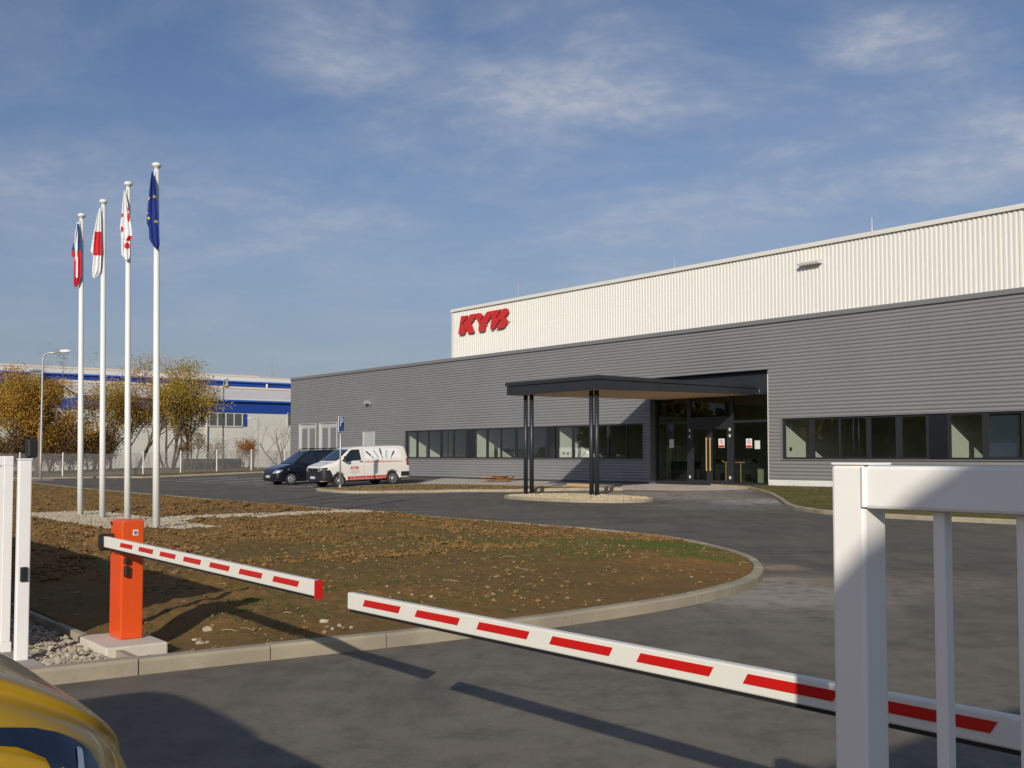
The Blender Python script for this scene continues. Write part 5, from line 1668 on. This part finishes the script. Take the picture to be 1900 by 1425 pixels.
def wheel_cut(bm, wheels, r_, W):
    """opens the wheel arches in the body"""
    me = bpy.data.meshes.new('b'); bm.to_mesh(me); bo = bpy.data.objects.new('b', me); COL.objects.link(bo)
    cm = BM()
    for d in wheels:
        for s_ in (1, -1):
            t = BM(); lathe(t, [(r_, W - .30), (r_, W + .2)], (0, 0, 0), 32, 'y')
            for v in t.verts: v.co = Vector((-d + v.co.x, v.co.y * s_, .33 + v.co.z))
            bmesh.ops.recalc_face_normals(t, faces=t.faces[:])
            m2 = bpy.data.meshes.new('t'); t.to_mesh(m2); t.free(); cm.from_mesh(m2); bpy.data.meshes.remove(m2)
    m3 = bpy.data.meshes.new('c'); cm.to_mesh(m3); cm.free(); co = bpy.data.objects.new('c', m3); COL.objects.link(co)
    md = bo.modifiers.new('cut', 'BOOLEAN'); md.operation = 'DIFFERENCE'; md.object = co; md.solver = 'EXACT'
    for sol in ('EXACT', 'MANIFOLD', 'FLOAT', 'FAST'):
        try: md.solver = sol
        except TypeError: continue
        dg = bpy.context.evaluated_depsgraph_get(); dg.update()
        res = bpy.data.meshes.new_from_object(bo.evaluated_get(dg))
        print('cut', sol, len(res.vertices))
        if len(res.vertices) > len(me.vertices) * .8: break
    bm.free(); out = BM(); out.from_mesh(res)
    for x in (bo, co): bpy.data.objects.remove(x)
    for x in (me, m3, res): bpy.data.meshes.remove(x)
    return out
def wheel(parent, d, side, R_, W, w, rim, steel=True):
    y = side * (W - .02)
    def L(prof, y0): 
        b = BM(); lathe(b, [(r_, h * side) for r_, h in prof], (0, 0, 0), 32, 'y')
        for v in b.verts: v.co = Vector((-d + v.co.x, y0 + v.co.y, R_ + v.co.z))
        return b
    t = L([(R_ * .62, -w), (R_ * .93, -w), (R_, -w * .85), (R_, -w * .12), (R_ * .95, 0), (R_ * .70, .005), (R_ * .63, -.02)], y)
    wh = obj('wheel', t, 'tyre', parent, smooth=True, local=True)
    if steel: t = L([(R_ * .63, -w * .6), (R_ * .64, -.012), (R_ * .60, -.004), (R_ * .52, -.03), (R_ * .42, -.035), (R_ * .33, -.012), (R_ * .22, -.008), (R_ * .20, .004), (R_ * .08, .01)], y)
    else: t = L([(R_ * .63, -w * .6), (R_ * .64, -.010), (R_ * .59, -.002), (R_ * .50, .004), (R_ * .2, .012), (R_ * .05, .014)], y)
    rm = obj('rim', t, rim, wh, smooth=True, local=True)
    b = BM()
    for k in range(14 if steel else 7):
        a_ = 2 * math.pi * k / (14 if steel else 7)
        r0_, r1_, wd = (R_ * .44, R_ * .50, .012) if steel else (R_ * .26, R_ * .54, .030)
        u_ = Vector((math.cos(a_), 0, math.sin(a_))); n_ = Vector((-math.sin(a_), 0, math.cos(a_)))
        yy = y + side * (-.026 if steel else .011)
        c_ = Vector((-d, yy, R_))
        quad(b, c_ + u_ * r0_ - n_ * wd * .6, c_ + u_ * r1_ - n_ * wd, c_ + u_ * r1_ + n_ * wd, c_ + u_ * r0_ + n_ * wd * .6)
    obj('rim_slots', b, 'black_matt', rm, local=True)
    return wh
def mir(pts): return [(-a_, b_) for a_, b_ in pts][::-1]

def plate(parent, B, txt, z, w=.52, h=.11):
    t = B.patch([(-w / 2, z - h / 2), (w / 2, z - h / 2), (w / 2, z + h / 2), (-w / 2, z + h / 2)], 'F', .03)
    p = obj('number_plate', t, 'sign_white', parent, local=True)
    t = B.patch([(w / 2 - .05, z - h / 2), (w / 2, z - h / 2), (w / 2, z + h / 2), (w / 2 - .05, z + h / 2)], 'F', .033); obj('blue_strip', t, 'sign_blue', p, local=True)
    t = text_mesh(txt, .11)
    xs = [v.co.x for v in t.verts]; m_ = (min(xs) + max(xs)) / 2; k = .40 / (max(xs) - min(xs))
    for v in t.verts: v.co = Vector((-(-(v.co.x - m_) * -k) if 0 else (v.co.x - m_) * k, z - .035 + v.co.y, 0))
    obj('characters', B.project(t, 'F', .034), 'decal_black', p, local=True)

# ---- white transporter van
PXM = lambda X, Y: (.91 + (X - 450) / 310., .33 + (1180 - .0535 * (X - 450) - Y) / 356.)
vu, vy = on_ground(631, 904.5)
VAN = thing('cargo_van', 'white company delivery van with black bumper, parked nose out by the kerb', 'van', (vu - .95, vy - .91, gz(vy - 1) - .02), -math.pi / 2, 'vans in the parking bays', tilt=R(1.75))
VB = Body([(0, .94, .84, .66, .56), (.03, 1.0, .89, .78, .68), (.10, 1.045, .93, .86, .75), (.25, 1.10, .97, .925, .80), (.5, 1.18, 1.03, .945, .82), (.74, 1.245, 1.08, .95, .83), (.80, 1.29, 1.10, .95, .825),
           (1.2, 1.57, 1.13, .952, .785), (1.58, 1.83, 1.15, .952, .745), (1.72, 1.89, 1.15, .952, .735), (2.0, 1.94, 1.15, .952, .735), (2.6, 1.965, 1.15, .952, .74), (4.1, 1.965, 1.15, .952, .74),
           (4.55, 1.945, 1.15, .948, .735), (4.74, 1.88, 1.14, .94, .72), (4.82, 1.70, 1.12, .93, .72), (4.87, 1.30, 1.0, .92, .80), (4.89, 1.05, .85, .90, .80)], .30)
bd = obj('body', wheel_cut(VB.bm, (.91, 3.91), .405, .952), 'van_white', VAN, smooth=True, local=True)
bm = BM()
box(bm, -4.5, -.35, -.75, .75, .24, .42)
obj('underbody', bm, 'black_matt', VAN, local=True)
t = VB.patch(rounded([(-.90, .30), (.90, .30), (.93, .82), (.50, .80), (-.50, .80), (-.93, .82)], .05), 'F', .012)
VB.patch(rounded([(.0, .30), (.50, .30), (.53, .60), (.40, .86), (.0, .84)], .04), 'L', .012, bm=t); VB.patch(rounded([(.0, .30), (.50, .30), (.53, .60), (.40, .86), (.0, .84)], .04), 'R', .012, bm=t)
fb_ = obj('front_bumper', t, 'black_plastic', VAN, smooth=True, local=True)
t = VB.patch(rounded([(-.46, .80), (.46, .80), (.46, .95), (-.46, .95)], .03), 'F', .010); gr = obj('grille', t, 'black_matt', VAN, smooth=True, local=True)
bm = BM()
N = 24
for k in range(N):
    a_, b_ = 2 * math.pi * k / N, 2 * math.pi * (k + 1) / N
    quad(bm, *[(.035, math.cos(q) * r_, .875 + math.sin(q) * r_) for q, r_ in ((a_, .072), (b_, .072), (b_, .060), (a_, .060))])
for (y0, z0), (y1, z1) in (((-.035, .05), (-.018, -.055)), ((-.018, -.055), (0, .0)), ((0, 0), (.018, -.055)), ((.018, -.055), (.035, .05))):
    quad(bm, (.036, y0 - .007, .875 + z0), (.036, y0 + .007, .875 + z0), (.036, y1 + .007, .875 + z1), (.036, y1 - .007, .875 + z1))
obj('emblem', bm, 'chrome', gr, local=True)
for s_, ax in ((1, 'L'), (-1, 'R')):
    pts = [(.47, .82), (.82, .83), (.88, .97), (.62, .965), (.47, .95)]
    t = VB.patch(rounded(pts if s_ > 0 else mir(pts), .03), 'F', .011, .04); VB.patch(rounded([(.04, .84), (.24, .86), (.30, .975), (.05, .965)], .03), ax, .011, .04, t)
    hl = obj('headlight', t, 'black_matt', VAN, smooth=True, local=True)
    t = BM()
    for cy_, r_ in ((.56, .055), (.73, .07)):
        c_ = [(s_ * cy_ + r_ * math.cos(2 * math.pi * k / 18), .895 + r_ * math.sin(2 * math.pi * k / 18)) for k in range(18)]
        VB.patch(c_, 'F', .02, .03, t)
    obj('reflector', t, 'lens', hl, smooth=True, local=True)
    win = [(1.07, 1.245), (1.20, 1.38), (1.60, 1.755), (1.72, 1.80), (2.10, 1.80), (2.14, 1.27)]
    t = VB.patch(rounded(win, .03), ax, .006); obj('side_window', t, 'car_glass', VAN, smooth=True, local=True)
    bm = BM(); box(bm, -1.26, -1.10, s_ * 1.0, s_ * 1.2, 1.24, 1.50, .035) if s_ > 0 else box(bm, -1.26, -1.10, -1.2, -1.0, 1.24, 1.50, .035)
    tube(bm, [(-1.18, s_ * .93, 1.25), (-1.18, s_ * 1.05, 1.28)], .035, 8); obj('wing_mirror', bm, 'black_plastic', VAN, local=True)
    for d in (.91, 3.91): wheel(VAN, d, s_, .325, .945, .22, 'rim')
    t = VB.patch(rounded([(2.02, 1.185), (2.22, 1.185), (2.22, 1.225), (2.02, 1.225)], .015), ax, .025); obj('door_handle', t, 'black_plastic', VAN, local=True)
    t = BM()                                 # shut lines
    for q in ([(1.02, .34), (1.028, .34), (1.028, 1.24), (1.02, 1.24)], [(2.26, .34), (2.268, .34), (2.268, 1.85), (2.26, 1.85)], [(1.02, 1.115), (4.8, 1.14), (4.8, 1.146), (1.02, 1.121)], [(3.30, 1.15), (3.308, 1.15), (3.308, 1.90), (3.30, 1.90)]):
        VB.patch(q, ax, .003, .1, t)
    obj('shut_line', t, 'decal_grey', VAN, local=True)
    t = VB.patch([(4.36, .42), (4.90, .42), (4.90, .64), (4.36, .64)], ax, .02); VB.patch(rounded([(-.93, .42), (.93, .42), (.93, .64), (-.93, .64)], .04), 'B', .03, bm=t) if s_ > 0 else None
    obj('rear_bumper', t, 'black_plastic', VAN, smooth=True, local=True)
    t = VB.patch(rounded([(4.70, .95), (4.90, .95), (4.86, 1.30), (4.70, 1.30)], .02), ax, .008, .04); obj('tail_light', t, 'tail_red', VAN, smooth=True, local=True)
t = VB.patch(rounded([(-.80, 1.275), (.80, 1.275), (.655, 1.81), (-.655, 1.81)], .05), 'F', .007, .08)
obj('windscreen', t, 'car_glass', VAN, smooth=True, local=True)
plate(VAN, VB, '4E1 7062', .50)
# livery on the left flank
t = VB.patch(rounded([(2.36, 1.33), (4.46, 1.33), (4.30, 1.80), (2.42, 1.80)], .08), 'L', .004); obj('flank_panel', t, 'sign_white', bd, smooth=True, local=True)
def seg_patch(a_, b_, w, off, t, ts=((0, 1, 1),)):
    a_, b_ = Vector(a_), Vector(b_); n_ = (b_ - a_).normalized(); n_ = Vector((-n_.y, n_.x))
    for t0, t1, k in ts:
        p, q = a_.lerp(b_, t0), a_.lerp(b_, t1)
        VB.patch([tuple(p - n_ * w * k), tuple(q - n_ * w * k), tuple(q + n_ * w * k), tuple(p + n_ * w * k)], 'L', off, .2, t)
for a_, b_, kind in (((930, 665), (1050, 785), 0), ((1065, 640), (1135, 775), 1), ((1178, 610), (1206, 780), 0), ((1300, 635), (1272, 770), 1), ((1432, 648), (1355, 770), 0)):
    t = BM()
    if kind == 0: seg_patch(PXM(*a_), PXM(*b_), .040, .010, t, ((0, .14, .8), (.14, .22, 1.2), (.22, .52, 1), (.52, .58, 1.25), (.58, .85, .42), (.85, .93, .7), (.93, 1, .4)))
    else:
        p, q = Vector(PXM(*a_)), Vector(PXM(*b_)); n_ = (q - p).normalized(); m_ = Vector((-n_.y, n_.x))
        for k in range(8):
            c0 = p.lerp(q, k / 8); c1 = p.lerp(q, (k + .75) / 8)
            VB.patch([tuple(c0 - m_ * .055), tuple(c1 + m_ * .055), tuple(c1 + m_ * .055 + n_ * .026), tuple(c0 - m_ * .055 + n_ * .026)], 'L', .010, .2, t)
    obj('damper_picture' if not kind else 'spring_picture', t, 'decal_black' if not kind else 'decal_grey', bd, local=True)
d0, z0 = PXM(893, 866); d1, z1 = PXM(1562, 838)
obj('company_name', VB.text('KYB CHITA Manufacturing Europe s.r.o.', .135, d0, z0, 'L', .002, d1 - d0, (z1 - z0) / (d1 - d0)), 'decal_red', bd, local=True)
d0, z0 = PXM(637, 975); d1, _ = PXM(770, 970)
obj('door_lettering', VB.text('KYB', .145, d0, z0, 'L', .008, d1 - d0, 0, .25), 'decal_red', bd, local=True)
t = BM()
for (xa, xb, Y) in ((618, 790, 994), (640, 792, 1026), (612, 780, 1046), (665, 740, 1066)):
    da, za = PXM(xa, Y); db, _ = PXM(xb, Y); q = da
    while q < db:
        w = random.uniform(.03, .08); VB.patch([(q, za), (min(q + w, db), za), (min(q + w, db), za + .018), (q, za + .018)], 'L', .006, .2, t); q += w + .02
obj('small_print', t, 'decal_grey', bd, local=True)
d0, _ = PXM(586, 1150); d1, _ = PXM(1285, 1110)
t = VB.patch([(d0 + .02, .33), (3.52, .33), (3.56, .505), (d0 - .04, .505)], 'L', .006); sb = obj('red_band', t, 'decal_red', bd, smooth=True, local=True)
t = BM()
for k in range(13):
    q = d0 + .14 + k * .158; w = random.uniform(.07, .12); h = random.uniform(.05, .085)
    pts = [(q, .385), (q + w, .385), (q + w, .385 + h * .55), (q + w * .7, .385 + h), (q + w * .3, .385 + h), (q, .385 + h * .5)]
    VB.patch(pts, 'L', .010, .2, t)
obj('pictograms', t, 'decal_pink', sb, local=True)
t = text_mesh('KYB', .13, .006)
for v in t.verts: v.co = Vector((.60 - v.co.y * .9, .14 - v.co.x * -1 + .18 if 0 else .18 + v.co.x + .15 * v.co.y, 0))
obj('bonnet_lettering', VB.project(t, 'T', .008), 'decal_red', bd, local=True)

# ---- dark blue van beside it
cu0, cy0 = on_ground(541.5, 900)
CAD = thing('passenger_van', 'dark navy people carrier with black roof rails, half hidden by the white van', 'van', (cu0 - .88, cy0 - .88, gz(cy0 - 1) - .02), -math.pi / 2, 'vans in the parking bays', tilt=R(1.6))
CB = Body([(0, .70, .60, .56, .46), (.03, .77, .66, .70, .58), (.10, .83, .73, .80, .68), (.25, .90, .81, .865, .73), (.55, 1.0, .90, .89, .77), (.98, 1.10, .98, .90, .79), (1.05, 1.14, 1.0, .90, .785), (1.45, 1.42, 1.04, .90, .73),
           (1.80, 1.66, 1.06, .90, .675), (1.95, 1.73, 1.06, .90, .66), (2.3, 1.785, 1.06, .90, .66), (3.0, 1.80, 1.06, .90, .66), (4.0, 1.78, 1.06, .895, .655), (4.25, 1.70, 1.05, .885, .64), (4.34, 1.45, 1.04, .88, .68), (4.385, 1.1, .95, .87, .74), (4.40, .95, .8, .85, .74)], .24)
cb_ = obj('body', wheel_cut(CB.bm, (.88, 3.56), .375, .90), 'van_blue', CAD, smooth=True, local=True)
bm = BM(); box(bm, -4.1, -.35, -.7, .7, .19, .38); obj('underbody', bm, 'black_matt', CAD, local=True)
t = CB.patch(rounded([(-.60, .27), (.60, .27), (.62, .36), (-.62, .36)], .03), 'F', .008); CB.patch(rounded([(-.40, .60), (.40, .60), (.42, .68), (-.42, .68)], .03), 'F', .008, bm=t); obj('grille', t, 'black_matt', CAD, smooth=True, local=True)
t = BM()
for k in range(20):
    a_, b_ = 2 * math.pi * k / 20, 2 * math.pi * (k + 1) / 20
    quad(t, *[(.03, math.cos(q) * r_, .66 + math.sin(q) * r_) for q, r_ in ((a_, .06), (b_, .06), (b_, .045), (a_, .045))])
for (y0, z0), (y1, z1) in (((-.03, .04), (-.015, -.045)), ((-.015, -.045), (0, .0)), ((0, 0), (.015, -.045)), ((.015, -.045), (.03, .04))):
    quad(t, (.031, y0 - .006, .66 + z0), (.031, y0 + .006, .66 + z0), (.031, y1 + .006, .66 + z1), (.031, y1 - .006, .66 + z1))
obj('emblem', t, 'chrome', CAD, local=True)
for s_, ax in ((1, 'L'), (-1, 'R')):
    pts = [(.50, .63), (.78, .64), (.84, .80), (.70, .80), (.52, .70)]
    t = CB.patch(rounded(pts if s_ > 0 else mir(pts), .03), 'F', .010, .04); CB.patch(rounded([(.06, .645), (.22, .66), (.42, .82), (.22, .80), (.06, .73)], .03), ax, .010, .04, t)
    obj('headlight', t, 'lens', CAD, smooth=True, local=True)
    t = CB.patch(rounded([(1.34, 1.10), (1.46, 1.28), (1.86, 1.58), (2.02, 1.62), (2.30, 1.64), (2.32, 1.12)], .03), ax, .006); CB.patch(rounded([(2.42, 1.12), (2.42, 1.64), (3.40, 1.64), (3.42, 1.12)], .03), ax, .006, bm=t)
    CB.patch(rounded([(3.52, 1.12), (3.52, 1.63), (4.10, 1.60), (4.16, 1.14)], .03), ax, .006, bm=t)
    obj('side_window', t, 'car_glass', CAD, smooth=True, local=True)
    for d in (.88, 3.56): wheel(CAD, d, s_, .315, .895, .20, 'rim', False)
    bm = BM(); y0, y1 = sorted((s_ * .95, s_ * 1.13)); box(bm, -1.52, -1.38, y0, y1, 1.06, 1.24, .035); tube(bm, [(-1.45, s_ * .88, 1.08), (-1.45, s_ * 1.0, 1.10)], .03, 8); obj('wing_mirror', bm, 'van_blue', CAD, local=True)
    bm = BM(); tube(bm, [(-2.05, s_ * .60, 1.74), (-2.15, s_ * .60, 1.85), (-2.4, s_ * .60, 1.865), (-3.8, s_ * .60, 1.855), (-4.0, s_ * .60, 1.83), (-4.1, s_ * .60, 1.74)], .022, 8)
    for d in (2.12, 2.9, 3.9): tube(bm, [(-d, s_ * .60, 1.74), (-d, s_ * .60, 1.86)], .03, 8)
    obj('roof_rail', bm, 'black_matt', CAD, local=True)
    t = CB.patch(rounded([(.66, .80), (.76, .81), (.76, .85), (.66, .84)], .015), ax, .008); obj('indicator', t, 'lens', CAD, local=True)
    t = BM()
    for q in ([(1.30, .32), (1.308, .32), (1.308, 1.08), (1.30, 1.08)], [(2.36, .32), (2.368, .32), (2.368, 1.64), (2.36, 1.64)]): CB.patch(q, ax, .003, .1, t)
    obj('shut_line', t, 'black_matt', CAD, local=True)
t = CB.patch(rounded([(-.74, 1.135), (.74, 1.135), (.59, 1.62), (-.59, 1.62)], .05), 'F', .007, .08); obj('windscreen', t, 'car_glass', CAD, smooth=True, local=True)
plate(CAD, CB, '3E6 2810', .47)

# ---- yellow van entering from the left edge
yo = SITE_I @ Vector((-1.335, 3.27, 0))
yo.z = .015
YV = thing('delivery_van', 'glossy yellow van whose bonnet corner and headlight enter at the bottom left', 'van', (yo.x, yo.y, .015), math.pi / 2)
YB = Body([(0, .73, .62, .58, .44), (.03, .81, .68, .74, .58), (.10, .895, .76, .85, .70), (.22, .985, .845, .92, .77), (.42, 1.08, .93, .95, .81), (.70, 1.16, 1.00, .96, .83), (.95, 1.21, 1.03, .96, .83), (1.02, 1.25, 1.04, .96, .82),
           (1.40, 1.50, 1.05, .96, .79), (1.72, 1.80, 1.07, .96, .745), (1.9, 1.90, 1.07, .96, .735), (2.3, 1.96, 1.07, .96, .735), (4.2, 1.96, 1.07, .96, .735), (4.6, 1.90, 1.06, .95, .73), (4.72, 1.6, 1.05, .94, .75), (4.78, 1.1, .9, .92, .78)], .24, 8, 5)
yb_ = obj('body', wheel_cut(YB.bm, (.92, 3.75), .40, .96), 'van_yellow', YV, smooth=True, local=True)
bm = BM(); box(bm, -4.4, -.4, -.75, .75, .2, .42); obj('underbody', bm, 'black_matt', YV, local=True)
t = YB.patch(rounded([(-.82, .26), (.82, .26), (.80, .50), (-.80, .50)], .05), 'F', .010)
for ax in 'LR': YB.patch(rounded([(.0, .26), (.48, .26), (.46, .50), (.0, .50)], .03), ax, .010, bm=t)
obj('front_bumper', t, 'black_plastic', YV, smooth=True, local=True)
t = YB.patch(rounded([(-.62, .54), (.62, .54), (.66, .70), (-.66, .70)], .03), 'F', .010); obj('grille', t, 'black_matt', YV, smooth=True, local=True)
for s_, ax in ((1, 'L'), (-1, 'R')):
    pts = [(.62,.985),(.48,.970),(.364,.947),(.317,.936),(.268,.917),(.232,.896),(.208,.877),(.191,.857),(.180,.835),(.172,.75),(.19,.68),(.23,.69),(.255,.78),(.305,.877),(.337,.897),(.369,.914),(.48,.940)]
    t = YB.patch(pts, ax, .006, .03)
    hl = obj('headlight', t, 'lens_glass', YV, smooth=True, local=True)
    t = YB.patch(rounded([(.215, .872), (.228, .880), (.240, .80), (.225, .79)], .01), ax, .009, .03); obj('reflector', t, 'lens', hl, smooth=True, local=True)
    t = YB.patch(rounded([(1.30, 1.12), (1.42, 1.28), (1.80, 1.66), (1.95, 1.74), (2.4, 1.76), (2.42, 1.13)], .03), ax, .006); obj('side_window', t, 'car_glass', YV, smooth=True, local=True)
    for d in (.92, 3.75): wheel(YV, d, s_, .32, .955, .21, 'rim')
    bm = BM(); y0, y1 = sorted((s_ * 1.0, s_ * 1.2)); box(bm, -1.40, -1.24, y0, y1, 1.08, 1.32, .04); tube(bm, [(-1.32, s_ * .92, 1.1), (-1.32, s_ * 1.05, 1.14)], .03, 8); obj('wing_mirror', bm, 'black_plastic', YV, local=True)
t = YB.patch(rounded([(-.80, 1.17), (.80, 1.17), (.66, 1.80), (-.66, 1.80)], .05), 'F', .007, .08); obj('windscreen', t, 'car_glass', YV, smooth=True, local=True)

# ------------------------------------------------------------------ unseen block added behind the photographer, shaped to shade the near gate
gh = thing('shadow_caster', 'unseen white block with sloping top, added behind the photographer to shade the near gate', 'shadow_caster', tuple(SITE_I @ Vector((2.2, -4.2, 0))))
SW = Vector((.98, -.205, 0)).normalized(); SS = Vector((SUN_TO.x, SUN_TO.y, 0)).normalized()     # across the sun, towards the sun
k_ = SUN_TO.z / math.hypot(SUN_TO.x, SUN_TO.y)
s0 = 2.6
prof = [(a_ - .05, b_) for a_, b_ in [(.0, 0), (.0, 1.90 + k_ * s0), (.17, 2.10 + k_ * s0), (.21, 2.14 + k_ * s0), (.32, 2.25 + k_ * s0), (.92, 2.54 + k_ * s0), (1.24, 2.75 + k_ * s0), (1.7, 2.95 + k_ * s0), (2.1, 2.95 + k_ * s0), (2.1, 0)]]  # outline drawn from the shadow edge wanted on the gate
bm = BM()
prism(bm, prof, lambda a_, b_, d: Vector((0, 0, b_)) + SW * a_ + SS * (s0 + d), 0, 2.2)
hw = obj('wall', bm, 'matt_white', gh, site=False)  # faces of the added block
bm = BM()
for a0, a1 in ((.9, 1.7),):
    A = [Vector((0, 0, z)) + SW * a_ + SS * (s0 - .01) for a_, z in ((a0, 1.0), (a1, 1.0), (a1, 2.1), (a0, 2.1))]
    quad(bm, *A)
obj('window', bm, 'car_glass', gh, site=False)  # dark pane on the added block
